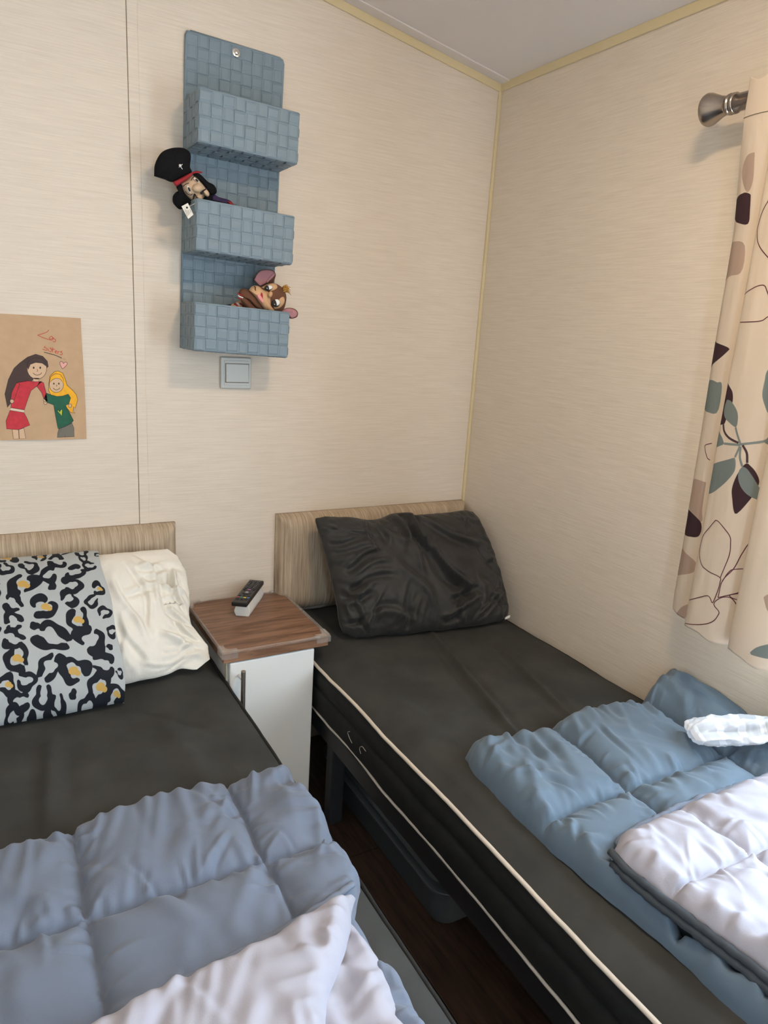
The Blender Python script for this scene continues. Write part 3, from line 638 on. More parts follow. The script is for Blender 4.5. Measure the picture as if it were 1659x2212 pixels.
# ------------------------------------------------------------------ light switch
sw = empty('light_switch', (-0.809, 0, 1.187), 'square grey white light switch on the wall under the woven organizer', 'switch')
rbox('plate', (-0.852, -0.009, 1.1445), (-0.766, -0.0003, 1.2295), 'switch_white', sw, 0.004, 3)
rbox('frame', (-0.843, -0.0105, 1.154), (-0.775, -0.0088, 1.2205), 'switch_white', sw, 0.0015)
rbox('rocker_gap', (-0.8402, -0.0112, 1.1612), (-0.7738, -0.0100, 1.2132), 'recess_brown', sw, 0.001)
rk = MB().add([(-0.8385, -0.0104, 1.163), (-0.7755 + 0.0, -0.0104, 1.163), (-0.7755, -0.0104, 1.2115), (-0.8385, -0.0104, 1.2115),
               (-0.8385, -0.0155, 1.1635), (-0.7755, -0.0155, 1.1635), (-0.7755, -0.0125, 1.2115), (-0.8385, -0.0125, 1.2115)],
              [(0, 1, 2, 3), (7, 6, 5, 4), (4, 5, 1, 0), (5, 6, 2, 1), (6, 7, 3, 2), (7, 4, 0, 3)])
rk.build('rocker', 'switch_white', sw, False, 0.002, 3)

# ------------------------------------------------------------------ woven hanging organizer
TILT = 0.027
OX, OZ = -0.8145, 1.973
OW, OH, OD = 0.243, 0.730, 0.132
def org(u, d, w):
    """u across (0 centre), d down from the top edge, w out from the wall"""
    return (OX + u * math.cos(TILT) - d * math.sin(TILT), -w, OZ - d * math.cos(TILT) - u * math.sin(TILT) * 1.35)
oroot = empty('hanging_organizer', org(0, OH, 0.0), 'blue woven strap organizer with three baskets hanging on the wall', 'organizer')
def strap(place, n_cells, c_len, width, over0, amp=0.0022, th=0.0010, parent=None, name='strap', start=0.0, extra=0.0, mat='strap_blue'):
    """one ribbon crossing n_cells cells; place(along, across, out); goes over when (cell+over0) is even"""
    S = []
    per = 6
    for i in range(n_cells):
        sgn = 1 if (i + over0) % 2 == 0 else -1
        for f in ((0.10, 0.22, 0.78, 0.90) if True else ()):
            e = 0.35 if f in (0.10, 0.90) else 1.0
            S.append(((i + f) * c_len, sgn * e))
    S = [(-extra, 0.0)] + S + [(n_cells * c_len + extra, 0.0)]
    w = width / 2
    cross = [(-w, 0.0), (-w * 0.90, th), (w * 0.90, th), (w, 0.0), (w * 0.9, -th), (-w * 0.9, -th)]
    vs = []; n = len(cross)
    for a, h in S:
        for cx, cz_ in cross: vs.append(place(start + a, cx, h * amp + cz_))
    fs = [(k * n + i, k * n + (i + 1) % n, (k + 1) * n + (i + 1) % n, (k + 1) * n + i) for k in range(len(S) - 1) for i in range(n)]
    fs += [tuple(range(n))[::-1], tuple((len(S) - 1) * n + i for i in range(n))]
    mesh_obj(name, vs, fs, mat, parent)
NC = 9; cw = OW / NC
NR = 26; ch = OH / NR
bpn = MB().prism([(-OW / 2, 0.006), (-OW / 2 + 0.002, 0.002), (-OW / 2 + 0.006, 0), (OW / 2 - 0.006, 0), (OW / 2 - 0.002, 0.002), (OW / 2, 0.006), (OW / 2, OH), (-OW / 2, OH)], 0.0008, 0.0020, lambda u, v, w: org(u, v, w)).build('back_panel', 'strap_core', oroot)
WB = 0.0058
for c in range(NC):
    uc = -OW / 2 + (c + 0.5) * cw
    strap(lambda a, x, o, uc=uc: org(uc + x, a, WB + o), NR, ch, cw * 0.97, c % 2, parent=bpn)
for r_ in range(NR):
    dc = (r_ + 0.5) * ch
    strap(lambda a, x, o, dc=dc: org(a - OW / 2, dc + x, WB + o), NC, cw, ch * 0.97, (r_ + 1) % 2, parent=bpn, mat='strap_blue_cross')
# rolled binding round the back panel
bp_pts = [org(-OW / 2, OH, WB), org(-OW / 2, 0.010, WB), org(-OW / 2 + 0.003, 0.003, WB), org(-OW / 2 + 0.010, 0, WB), org(OW / 2 - 0.010, 0, WB), org(OW / 2 - 0.003, 0.003, WB), org(OW / 2, 0.010, WB), org(OW / 2, OH, WB)]
MB().tube(bp_pts, 0.0035, 8).build('binding', 'strap_blue', oroot, True)
hb = 0.1100
for d0 in (0.151, 0.3855, 0.6175):
    bk = MB()
    th = 0.0014
    bk.prism([(-OW / 2, d0), (OW / 2, d0), (OW / 2, d0 + hb), (-OW / 2, d0 + hb)], OD - 0.0036, OD - 0.0048, lambda u, v, w: org(u, v, w))
    bk.prism([(0.006, d0), (OD - th, d0), (OD - th, d0 + hb), (0.006, d0 + hb)], -OW / 2 + 0.0036, -OW / 2 + 0.0048, lambda u, v, w: org(w, v, u))
    bk.prism([(0.006, d0), (OD - th, d0), (OD - th, d0 + hb), (0.006, d0 + hb)], OW / 2 - 0.0048, OW / 2 - 0.0036, lambda u, v, w: org(w, v, u))
    bk.prism([(-OW / 2, 0.006), (OW / 2, 0.006), (OW / 2, OD - th), (-OW / 2, OD - th)], d0 + hb - 0.0052, d0 + hb - 0.0040, lambda u, v, w: org(u, w, v))
    bko = bk.build('basket', 'strap_core', oroot)
    rows = 4; rh = hb / rows
    for c in range(NC):
        uc = -OW / 2 + (c + 0.5) * cw
        strap(lambda a, x, o, uc=uc: org(uc + x, d0 + a, OD + o), rows, rh, cw * 0.97, c % 2, parent=bko)
    for r_ in range(rows):
        strap(lambda a, x, o, r_=r_: org(a - OW / 2, d0 + (r_ + 0.5) * rh + x, OD + o), NC, cw, rh * 0.97, (r_ + 1) % 2, parent=bko, mat='strap_blue_cross')
    ns_ = 5; sw_ = (OD - 0.006) / ns_
    for s in (-1, 1):
        for c in range(ns_):
            wc = 0.006 + (c + 0.5) * sw_
            strap(lambda a, x, o, wc=wc: org(s * (OW / 2 + o), d0 + a, wc + x), rows, rh, sw_ * 0.95, (c + 1) % 2, parent=bko)
        for r_ in range(rows):
            strap(lambda a, x, o, r_=r_: org(s * (OW / 2 + o), d0 + (r_ + 0.5) * rh + x, 0.006 + a), ns_, sw_, rh * 0.97, r_ % 2, parent=bko)
    for c in range(NC):      # underside
        uc = -OW / 2 + (c + 0.5) * cw
        strap(lambda a, x, o, uc=uc: org(uc + x, d0 + hb + o, 0.006 + a), ns_, sw_, cw * 0.97, c % 2, amp=0.0026, parent=bko)
    for c in range(ns_):
        wc = 0.006 + (c + 0.5) * sw_
        strap(lambda a, x, o, wc=wc: org(a - OW / 2, d0 + hb + o, wc + x), NC, cw, sw_ * 0.95, (c + 1) % 2, amp=0.0026, parent=bko)
    rim = [org(-OW / 2, d0, 0.006), org(-OW / 2, d0, OD - 0.003), org(-OW / 2 + 0.003, d0, OD), org(OW / 2 - 0.003, d0, OD), org(OW / 2, d0, OD - 0.003), org(OW / 2, d0, 0.006)]
    MB().tube(rim, 0.0028, 8).build('rim', 'strap_blue', bko, True)
    rim = [org(-OW / 2, d0 + hb, 0.006), org(-OW / 2, d0 + hb, OD - 0.003), org(-OW / 2 + 0.003, d0 + hb, OD), org(OW / 2 - 0.003, d0 + hb, OD), org(OW / 2, d0 + hb, OD - 0.003), org(OW / 2, d0 + hb, 0.006)]
    MB().tube(rim, 0.0020, 8).build('bottom_edge', 'strap_blue', bko, True)
sc = empty('wall_screw', org(-0.001, 0.017, 0.007), 'small chrome screw with washer through the top of the blue organizer', 'screw')
MB().lathe(org(-0.001, 0.017, 0.0088), (0, -1, 0), [(0, 0.0105), (0.0014, 0.0102), (0.0016, 0.007)], 24).build('washer', 'chrome', sc, True)
MB().lathe(org(-0.001, 0.017, 0.0102), (0, -1, 0), [(0, 0.0060), (0.002, 0.0056), (0.0036, 0.0038), (0.0044, 0.0005)], 20).build('screw_head', 'chrome', sc, True)

# ------------------------------------------------------------------ child's drawing
dr = empty('drawing', (-1.30, 0, 1.015), "child's felt pen drawing on brown paper headed Les sisters", 'drawing')
x0p, x1p, z0p, z1p = -1.404, -1.193, 1.014, 1.307
nu, nv = 24, 30
U, V = np.meshgrid(np.linspace(0, 1, nu), np.linspace(0, 1, nv), indexing='ij')
def paper_y(u, v): return -0.0012 - 0.004 * np.clip((0.12 - v) / 0.12, 0, 1) ** 2 * np.sin(np.clip(u, 0, 1) * 3.1) - 0.0018 * np.clip((u - 0.9) / 0.1, 0, 1) ** 2
PX = x0p + (x1p - x0p) * U + 0.001 * np.sin(V * 5); PZ = z0p + (z1p - z0p) * V; PY = paper_y(U, V)
vs = np.concatenate([np.stack([PX, PY, PZ], -1).reshape(-1, 3), np.stack([PX, PY + 0.0003, PZ], -1).reshape(-1, 3)])
gf = grid_faces(nu, nv); mesh_obj('sheet', vs, np.concatenate([gf, gf[:, ::-1] + nu * nv]), 'kraft_paper', dr, True)
layer_count = [0]
def pmap(p, lay):
    px, py = p[0] / 7.135, 660 + p[1] / 7.135
    x = -1.32716 + 0.00100458 * px - 0.0000594523 * py; z = 2.056003 + 0.0000232 * px - 0.001098217 * py
    u = (x - x0p) / (x1p - x0p); v = (z - z0p) / (z1p - z0p)
    return (x, float(paper_y(u, v)) - 0.00012 - 0.00006 * lay, z)
def inkpoly(mb, poly, lay):
    # a fan of small triangles keeps the flat ink layer on the sheet
    P = [pmap(p, lay) for p in poly]
    mb.add(P, [tuple(range(len(P)))])
def inkstroke(mb, pts, w, lay, smooth=True):
    P = np.array(pts, float)
    if smooth and len(P) > 2: P = smoothpath(P, len(P) * 5)
    Tn = np.gradient(P, axis=0); Tn /= np.linalg.norm(Tn, axis=1)[:, None] + 1e-9
    Nn = np.stack([-Tn[:, 1], Tn[:, 0]], -1)
    n = len(P); vs = [pmap(p, lay) for p in P + Nn * w] + [pmap(p, lay) for p in P - Nn * w]
    mb.add(vs, [(i, i + 1, n + i + 1, n + i) for i in range(n - 1)])
def ell(cx, cy, rx, ry, n=22, a0=0, a1=360): return [(cx + rx * math.cos(math.radians(a)), cy + ry * math.sin(math.radians(a))) for a in np.linspace(a0, a1, n, endpoint=(a1 - a0) < 359)]
txt = MB()
for st in ([(742, 375), (715, 405), (660, 430), (572, 458)], [(572, 458), (640, 488), (742, 522)],
           [(748, 512), (785, 508), (802, 490), (788, 472), (762, 480), (748, 503), (760, 526), (790, 526), (815, 505)],
           [(818, 490), (802, 500), (836, 512), (848, 532), (835, 553), (803, 546)],
           [(690, 620), (672, 640), (715, 655), (705, 682), (645, 668)], [(737, 660), (732, 697)], [(741, 636), (744, 642)],
           [(787, 645), (760, 652), (786, 675), (775, 702), (748, 695)], [(806, 638), (801, 680), (803, 712)], [(783, 665), (837, 669)],
           [(838, 706), (866, 700), (858, 685), (840, 695), (843, 722), (868, 722)], [(880, 737), (884, 702), (905, 700)],
           [(952, 693), (922, 702), (951, 724), (944, 747), (912, 744)]):
    inkstroke(txt, st, 4.4, 3)
txt.build('title_lettering', 'ink_scarlet', dr)
mb_ = MB(); inkstroke(mb_, [(668, 712), (760, 735), (850, 760), (945, 800)], 5.5, 3); inkstroke(mb_, [(965, 808), (1010, 824)], 1.5, 3); mb_.build('underline', 'ink_brown', dr)
heart = [(972, 885), (955, 858), (932, 850), (915, 868), (922, 905), (942, 945), (960, 965), (1000, 930), (1028, 895), (1026, 868), (1005, 858), (985, 866)]
mb_ = MB(); inkpoly(mb_, heart, 2); mb_.build('heart', 'ink_pink', dr)
mb_ = MB(); inkstroke(mb_, heart + heart[:1], 3.5, 3); mb_.build('heart_outline', 'ink_brown', dr)
# two plain felt-pen children, generic
def figure(parts, outline, name):
    root = None
    for k, (mat, poly, lay) in enumerate(parts):
        mb_ = MB(); inkpoly(mb_, poly, lay)
        if outline: pass
        o = mb_.build(name if root is None else 'ink_area', mat, dr if root is None else root)
        if root is None: root = o
        mb_ = MB(); inkstroke(mb_, list(poly) + [poly[0], poly[1]], 3.2, lay + 0.5, False); mb_.build('ink_outline', 'ink_line', root)
    return root
f1 = figure([
 ('ink_brown', [(300, 880), (420, 790), (540, 745), (650, 775), (720, 850), (735, 930), (640, 1010), (520, 1120), (330, 1260), (240, 1400), (110, 1555), (75, 1350), (130, 1130), (215, 960)], 1),
 ('ink_skin', ell(560, 960, 150, 165), 2),
 ('ink_brown', [(410, 930), (430, 850), (520, 800), (620, 805), (700, 870), (710, 930), (640, 880), (540, 870), (460, 900), (425, 980)], 3),
 ('ink_skin', [(500, 1110), (590, 1110), (585, 1170), (505, 1170)], 2),
 ('ink_red', [(250, 1180), (420, 1150), (540, 1165), (640, 1160), (560, 1230), (470, 1300), (420, 1430), (365, 1600), (160, 1570), (180, 1400), (210, 1280)], 4),
 ('ink_red', [(600, 1160), (660, 1180), (700, 1330), (720, 1420), (665, 1430), (630, 1330), (560, 1240)], 4),
 ('ink_skin', ell(690, 1450, 32, 32, 14), 4),
 ('ink_red', [(250, 1180), (300, 1200), (250, 1330), (215, 1440), (160, 1430), (180, 1320)], 5),
 ('ink_skin', ell(180, 1460, 30, 34, 14), 5),
 ('ink_white', [(165, 1560), (365, 1598), (360, 1640), (150, 1600)], 5),
 ('ink_red', [(150, 1600), (360, 1640), (410, 1740), (450, 1838), (270, 1905), (95, 1885), (88, 1760)], 4),
 ('ink_skin', [(180, 1895), (275, 1905), (280, 2045), (195, 2045)], 3), ('ink_skin', [(280, 1905), (355, 1880), (385, 2045), (285, 2045)], 3)], True, 'tall_figure')
mb_ = MB()
for e in (510, 610): inkpoly(mb_, ell(e, 950, 13, 18, 12), 6)
inkstroke(mb_, [(500, 1030), (530, 1055), (570, 1062), (610, 1050), (635, 1025)], 4, 6); inkstroke(mb_, [(562, 970), (572, 1000), (556, 1004)], 3, 6)
mb_.build('face_lines', 'ink_line', f1)
f2 = figure([
 ('ink_yellow', [(760, 1080), (830, 1010), (890, 998), (960, 1030), (1000, 1120), (1030, 1220), (1120, 1300), (1180, 1370), (1205, 1450), (1165, 1585), (1140, 1560), (1130, 1640), (1165, 1665), (1085, 1650), (1000, 1540), (800, 1420), (740, 1300), (745, 1180)], 1),
 ('ink_skin', ell(862, 1210, 112, 125), 2),
 ('ink_yellow', [(752, 1190), (770, 1090), (840, 1040), (920, 1050), (970, 1120), (978, 1200), (920, 1120), (850, 1110), (790, 1140)], 3),
 ('ink_green', [(700, 1340), (780, 1370), (870, 1395), (960, 1390), (1050, 1360), (1090, 1420), (1060, 1520), (1010, 1540), (1080, 1670), (1140, 1785), (1110, 1820), (990, 1880), (890, 1910), (880, 1860), (850, 1700), (820, 1530), (720, 1490), (670, 1430)], 4),
 ('ink_skin', ell(690, 1490, 28, 30, 14), 3), ('ink_skin', ell(1080, 1545, 28, 30, 14), 3),
 ('ink_lime', [(918, 1640), (890, 1610), (882, 1630), (950, 1705), (958, 1610), (938, 1605)], 5),
 ('ink_grey', [(905, 1912), (1000, 1880), (1115, 1825), (1145, 1900), (1155, 2045), (875, 2045), (885, 1980)], 4)], True, 'small_figure')
mb_ = MB()
for e in (822, 900): inkpoly(mb_, ell(e, 1195, 11, 16, 12), 6)
inkstroke(mb_, [(810, 1260), (835, 1285), (865, 1292), (900, 1280), (918, 1258)], 4, 6); inkstroke(mb_, [(862, 1210), (868, 1232), (856, 1235)], 3, 6)
inkstroke(mb_, [(1000, 1960), (1003, 2045)], 3, 6, False)
mb_.build('face_lines', 'ink_line', f2)
# ------------------------------------------------------------------ pillows
def bil(P, U, V):
    P = [np.asarray(p, float) for p in P]
    U = U[..., None]; V = V[..., None]
    return P[0] * (1 - U) * (1 - V) + P[1] * U * (1 - V) + P[2] * (1 - U) * V + P[3] * U * V
def prof1(t, a=2.6, b=0.62): return np.clip(1 - np.abs(2 * t - 1) ** a, 0, 1) ** b
def cushion(P, Tf, Tb, nu, nv, outline, relief, b=0.62):
    """two skins meeting at the seam; outline(U,V)->(du,dv); relief(U,V)->offset of the front skin"""
    U, V = np.meshgrid(edge_spaced(nu), edge_spaced(nv), indexing='ij')
    du, dv = outline(U, V)
    base = bil(P, U + du, V + dv)
    n = np.cross(np.asarray(P[1]) - np.asarray(P[0]), np.asarray(P[2]) - np.asarray(P[0])); n /= np.linalg.norm(n)
    pr = prof1(U, 2.6, b) * prof1(V, 2.6, b)
    fr = base + n * (Tf * pr + relief(U, V) * np.clip(pr * 2.2, 0, 1))[..., None]
    bk = base - n * (Tb * pr)[..., None]
    return U, V, fr.reshape(-1, 3), bk.reshape(-1, 3)
def crease(U, V, a, b, h, w, sx, sy):
    """soft fold along a line: a ridge with a sharper valley on one side"""
    ax, ay, bx, by = a[0] * sx, a[1] * sy, b[0] * sx, b[1] * sy
    dx, dy = bx - ax, by - ay; L = math.hypot(dx, dy) + 1e-9; dx /= L; dy /= L
    xx = U * sx - ax; yy = V * sy - ay
    t = (xx * dx + yy * dy) / L; p = -xx * dy + yy * dx
    p = p + 0.06 * L * np.sin(t * 5.0 + ax * 40)
    env = np.clip((t + 0.06) / 0.2, 0, 1) * np.clip((1.06 - t) / 0.3, 0, 1)
    return h * env * (np.exp(-(p / w) ** 2) - 0.65 * np.exp(-((p - 1.6 * w) / (0.8 * w)) ** 2))
def edge_folds(U, V, sx, sy, n, seed, A, sides='lrbt'):
    rg = np.random.RandomState(seed); h = np.zeros(U.shape)
    for k in range(n):
        s = sides[k % len(sides)]; q = rg.uniform(0.03, 0.97); L = rg.uniform(0.04, 0.14); j = rg.normal(0, 0.45)
        if s == 'l': a_, d_ = (0.01, q), (1, j)
        elif s == 'r': a_, d_ = (0.99, q), (-1, j)
        elif s == 'b': a_, d_ = (q, 0.02), (j, 1)
        else: a_, d_ = (q, 0.98), (j, -1)
        b_ = (a_[0] + d_[0] * L / sx, a_[1] + d_[1] * L / sy)
        h = h + crease(U, V, a_, b_, A * rg.uniform(0.5, 1.2) * rg.choice([1, -1]), rg.uniform(0.005, 0.011), sx, sy)
    return h

# black pillow
def out_black(U, V):
    c = 0.030
    du = (0.5 - U) * 2 * c * (1 - (2 * V - 1) ** 2) * np.where(U < 0.5, 0.7, -0.9)
    dv = (0.5 - V) * 2 * 0.045 * (1 - (2 * U - 1) ** 2) * np.where(V > 0.5, 0.9, -0.7)
    dv += np.where(V > 0.5, 1, 0) * 0.022 * np.exp(-((U - 0.47) / 0.07) ** 2) * V - 0.03 * np.exp(-((U - 0.30) / 0.10) ** 2) * np.clip(V * 2 - 1, 0, 1)
    dv += 0.012 * fbm(U * 9, V * 0 + 1, 3) * np.abs(2 * V - 1) ** 3
    du += 0.008 * fbm(V * 8, U * 0 + 2, 5) * np.abs(2 * U - 1) ** 3
    # corners pulled in a little so that they are not knife sharp
    cu = np.clip((np.abs(2 * U - 1) - 0.86) / 0.14, 0, 1) * np.clip((np.abs(2 * V - 1) - 0.80) / 0.20, 0, 1)
    du = du - np.sign(U - 0.5) * 0.012 * cu; dv = dv - np.sign(V - 0.5) * 0.03 * cu
    return du, dv
def rel_black(U, V):
    h = 0.010 * fbm(U * 3.2, V * 2.6, 21) + 0.0035 * fbm(U * 9, V * 7, 22) + 0.0022 * fbm(U * 22 + V * 8, V * 9, 23)
    for a, b, am, w in (((0.46, 1.0), (0.52, 0.62), -0.016, 0.011), ((0.50, 1.0), (0.55, 0.62), 0.012, 0.009), ((0.52, 0.66), (0.70, 0.20), -0.018, 0.012), ((0.55, 0.66), (0.735, 0.22), 0.010, 0.009),
                        ((0.50, 0.98), (0.86, 0.64), 0.012, 0.013), ((0.52, 0.93), (0.90, 0.55), -0.007, 0.014), ((0.50, 0.64), (0.62, 0.30), -0.009, 0.008), ((0.40, 0.96), (0.44, 0.72), -0.009, 0.010),
                        ((0.30, 0.95), (0.44, 0.60), 0.007, 0.012), ((0.06, 0.52), (0.28, 0.63), -0.009, 0.009), ((0.08, 0.47), (0.30, 0.56), 0.008, 0.008), ((0.07, 0.38), (0.32, 0.42), -0.009, 0.009),
                        ((0.05, 0.30), (0.22, 0.40), 0.009, 0.010), ((0.04, 0.22), (0.18, 0.30), -0.008, 0.009), ((0.60, 0.22), (0.78, 0.26), -0.012, 0.008), ((0.62, 0.14), (0.80, 0.20), 0.011, 0.010),
                        ((0.55, 0.05), (0.70, 0.14), -0.011, 0.009), ((0.80, 0.30), (0.95, 0.20), 0.007, 0.012), ((0.86, 0.62), (0.97, 0.30), -0.007, 0.012), ((0.44, 0.80), (0.50, 0.40), 0.007, 0.010),
                        ((0.34, 0.55), (0.50, 0.18), 0.008, 0.016), ((0.12, 0.16), (0.40, 0.10), 0.007, 0.012), ((0.9, 0.12), (0.98, 0.24), -0.006, 0.008)):
        h = h + crease(U, V, a, b, am * 1.5, w, 0.55, 0.36)
    return h + edge_folds(U, V, 0.55, 0.36, 56, 9, 0.0075, 'lbrbltb')
PB = [(-0.592, -0.288, 0.492), (-0.050, -0.362, 0.492), (-0.612, -0.105, 0.798), (-0.024, -0.092, 0.772)]
nu, nv = 200, 140
U, V, fr, bk = cushion(PB, 0.085, 0.028, nu, nv, out_black, rel_black, 0.50)
pb = empty('pillow', (-0.32, -0.25, 0.475), 'crumpled black pillow leaning on the headboard by the window wall', 'pillow')
gf = grid_faces(nu, nv)
mesh_obj('pillow_cover', np.concatenate([fr, bk]), np.concatenate([gf, gf[:, ::-1] + nu * nv]), 'pillow_black', pb, True)
E_ = fr.reshape(nu, nv, 3)
MB().tube(E_[0, 8:-6:3], 0.0012, 6).build('seam', 'button_black', pb, True)
tg = E_[-4, 3]
MB().obb(tg + np.array([-0.006, -0.008, -0.004]), (0.008, -0.001, 0.002), (0, 0.0005, 0), (0.001, 0, 0.004)).build('care_label', 'thread_white', pb)

# white pillow and the leopard case pulled over most of it
def out_white(U, V):
    right = np.clip((U - 0.72) / 0.28, 0, 1) ** 2
    e = np.interp(V, [0, 0.06, 0.16, 0.26, 0.36, 0.46, 0.6, 0.8, 0.93, 1.0], [-0.01, 0.045, 0.050, 0.026, 0.002, 0.004, 0.020, 0.024, 0.006, -0.03])
    du = right * e + 0.004 * fbm(V * 18, U * 0, 31) * right
    dv = 0.03 * fbm(U * 6, V * 0 + 4, 33) * np.abs(2 * V - 1) ** 3 * 0.6
    dv += np.where(V < 0.5, 1, 0) * right * 0.05 * np.exp(-((U - 0.93) / 0.04) ** 2)
    return du, dv
def rel_white(U, V):
    h = 0.006 * fbm(U * 7, V * 3, 41) + 0.004 * fbm(U * 20, V * 7, 42) + 0.002 * fbm(U * 34 - V * 8, V * 14, 43)
    for a, b, am, w in (((0.93, 0.80), (0.97, 0.40), -0.012, 0.007), ((0.95, 0.75), (0.99, 0.5), 0.010, 0.006), ((0.84, 0.90), (0.90, 0.45), 0.008, 0.009), ((0.80, 0.85), (0.83, 0.30), -0.006, 0.008),
                        ((0.74, 0.75), (0.80, 0.20), 0.006, 0.009), ((0.90, 0.42), (0.99, 0.32), -0.012, 0.008), ((0.86, 0.28), (0.98, 0.10), 0.010, 0.010), ((0.92, 0.34), (0.97, 0.18), -0.010, 0.007),
                        ((0.76, 0.60), (0.88, 0.62), -0.005, 0.009), ((0.88, 0.68), (0.96, 0.62), 0.007, 0.006), ((0.72, 0.45), (0.78, 0.05), -0.006, 0.010)):
        h = h + crease(U, V, a, b, am * 1.4, w * 0.9, 0.66, 0.36)
    return h + edge_folds(U, V, 0.66, 0.36, 40, 19, 0.0055, 'rrtb')
PWH = [(-1.640, -0.345, 0.492), (-0.998, -0.330, 0.492), (-1.640, -0.100, 0.738), (-1.000, -0.100, 0.733)]
nu, nv = 220, 130
U, V, fr, bk = cushion(PWH, 0.062, 0.028, nu, nv, out_white, rel_white)
gf = grid_faces(nu, nv)
pw = mesh_obj('pillow', np.concatenate([fr, bk]), np.concatenate([gf, gf[:, ::-1] + nu * nv]), 'pillow_white', None, True)
tag(pw, 'creased white pillow sticking out of the leopard print pillowcase', 'pillow')

# case
PC = [(-1.668, -0.400, 0.484), (-1.190, -0.402, 0.484), (-1.668, -0.098, 0.748), (-1.186, -0.100, 0.746)]
nu, nv = 230, 190
u1 = np.linspace(0, 1, nu); v1 = edge_spaced(nv)
U, V = np.meshgrid(u1, v1, indexing='ij')
Uw = U * 0.70
pu = np.clip(1 - np.abs(2 * Uw - 1) ** 2.6, 0, 1) ** 0.62
pr = pu * prof1(V, 2.6, 0.60)
n = np.cross(np.asarray(PC[1]) - np.asarray(PC[0]), np.asarray(PC[2]) - np.asarray(PC[0])); n /= np.linalg.norm(n)
dv = 0.010 * fbm(U * 5, V * 0 + 4, 53) * np.abs(2 * V - 1) ** 3
du = np.clip((U - 0.85) / 0.15, 0, 1) * (0.012 * np.sin(V * 5.0 + 0.6) + 0.006 * np.sin(V * 13))
base = bil(PC, U + du, V + dv)
rel = 0.005 * fbm(U * 4, V * 3, 61) + 0.002 * fbm(U * 11, V * 8, 62)
Tf = 0.072
hem = np.clip((U - 0.96) / 0.04, 0, 1)
frc = base + n * (Tf * pr + rel * np.clip(pr * 2.5, 0, 1) - 0.004 * hem)[..., None]
bkc = base - n * (0.034 * pr)[..., None]
inc = base + n * ((Tf - 0.004) * pr + rel * np.clip(pr * 2.5, 0, 1) - 0.004 * hem)[..., None]
SX = base[..., 0] + 1.187; TY = (1 - V) * 0.376
spots = [(100, 400, 90, 1), (340, 400, 62, 1), (510, 325, 78, 0), (650, 365, 60, 0), (775, 385, 32, 0), (90, 535, 68, 0), (260, 520, 74, 0), (460, 465, 84, 0), (660, 440, 44, 0), (700, 520, 58, 0), (390, 605, 76, 0), (590, 580, 78, 0),
         (205, 685, 112, 1), (415, 705, 34, 2), (565, 695, 76, 0), (760, 720, 56, 1), (125, 845, 78, 0), (340, 872, 100, 1), (530, 802, 72, 0), (705, 822, 58, 0), (590, 962, 98, 1), (800, 905, 56, 0), (120, 985, 78, 0), (270, 1015, 36, 2),
         (385, 1090, 128, 0), (105, 1112, 82, 0), (680, 1105, 116, 0), (850, 1040, 46, 0), (125, 1240, 96, 1), (365, 1290, 98, 0), (545, 1310, 104, 1), (775, 1265, 92, 0), (735, 1400, 100, 1), (870, 1430, 66, 1), (180, 1385, 70, 0), (40, 1410, 66, 1),
         (300, 1472, 76, 0), (405, 1502, 62, 0), (120, 1505, 72, 0), (525, 1450, 30, 2), (640, 1505, 70, 0), (70, 1580, 66, 0), (905, 1310, 32, 0), (830, 1150, 24, 2), (10, 680, 36, 0), (20, 770, 34, 0), (5, 1040, 30, 2), (330, 318, 50, 0), (20, 330, 40, 0), (205, 1590, 40, 2), (330, 1570, 40, 2)]
K = np.full(U.shape, 1.0); O = np.full(U.shape, 1.0)
rs = np.random.RandomState(5)
allspots = []
for cx, cy, r, kd in spots:
    top = 379 - 80 * cx / 793; bot = 1623 - 163 * cx / 945
    vc = (cy - top) / (bot - top); uc = cx / (793 + 152 * vc)
    allspots.append((-(1 - uc) * 0.235, vc * 0.376, r * 0.000272, kd))
more = [(s - 0.248, t + 0.006, r, kd) for s, t, r, kd in allspots if s > -0.235]
for s, t, r, kd in allspots + more:
    dx = SX - s; dy = TY - t; th = np.arctan2(dy, dx); rr = np.hypot(dx, dy * 0.92)
    f = rs.rand(6) * 6.28
    R = r * (1 + 0.15 * np.sin(2 * th + f[0]) + 0.12 * np.sin(3 * th + f[1]) + 0.06 * np.sin(5 * th + f[5]))
    if kd == 2:
        sd = rr - R
    else:
        dth = np.abs((th - f[2] + math.pi) % (2 * math.pi) - math.pi); dth2 = np.abs((th - f[2] - 2.2 - f[4] * 0.2 + math.pi) % (2 * math.pi) - math.pi)
        w = R * 0.27 * (1 + 0.32 * np.sin(2 * th + f[3])) - r * 0.50 * np.exp(-(dth / 0.24) ** 2) - (r * 0.42 * np.exp(-(dth2 / 0.13) ** 2) if r > 0.021 else 0)
        sd = np.abs(rr - R * 0.72) - w
    K = np.minimum(K, sd)
    if kd == 1:
        ox = SX - s + r * 0.35 * math.cos(f[2]) * 0.4; oy = TY - t
        o_ = np.minimum(np.hypot(ox, oy * 1.2) - r * 0.34, np.hypot(ox - r * 0.3, oy - r * 0.22) - r * 0.2)
        O = np.minimum(O, o_)
gf = grid_faces(nu, nv); nn = nu * nv
allv = np.concatenate([frc.reshape(-1, 3), bkc.reshape(-1, 3), inc.reshape(-1, 3)])
hemf = [((nu - 1) * nv + j, 2 * nn + (nu - 1) * nv + j, 2 * nn + (nu - 1) * nv + j + 1, (nu - 1) * nv + j + 1) for j in range(nv - 1)]
inner = gf[(gf[:, 0] // nv) > nu - 25][:, ::-1] + 2 * nn
faces = np.concatenate([gf, gf[:, ::-1] + nn, inner, np.array(hemf)])
kk = K.reshape(-1); oo = O.reshape(-1)
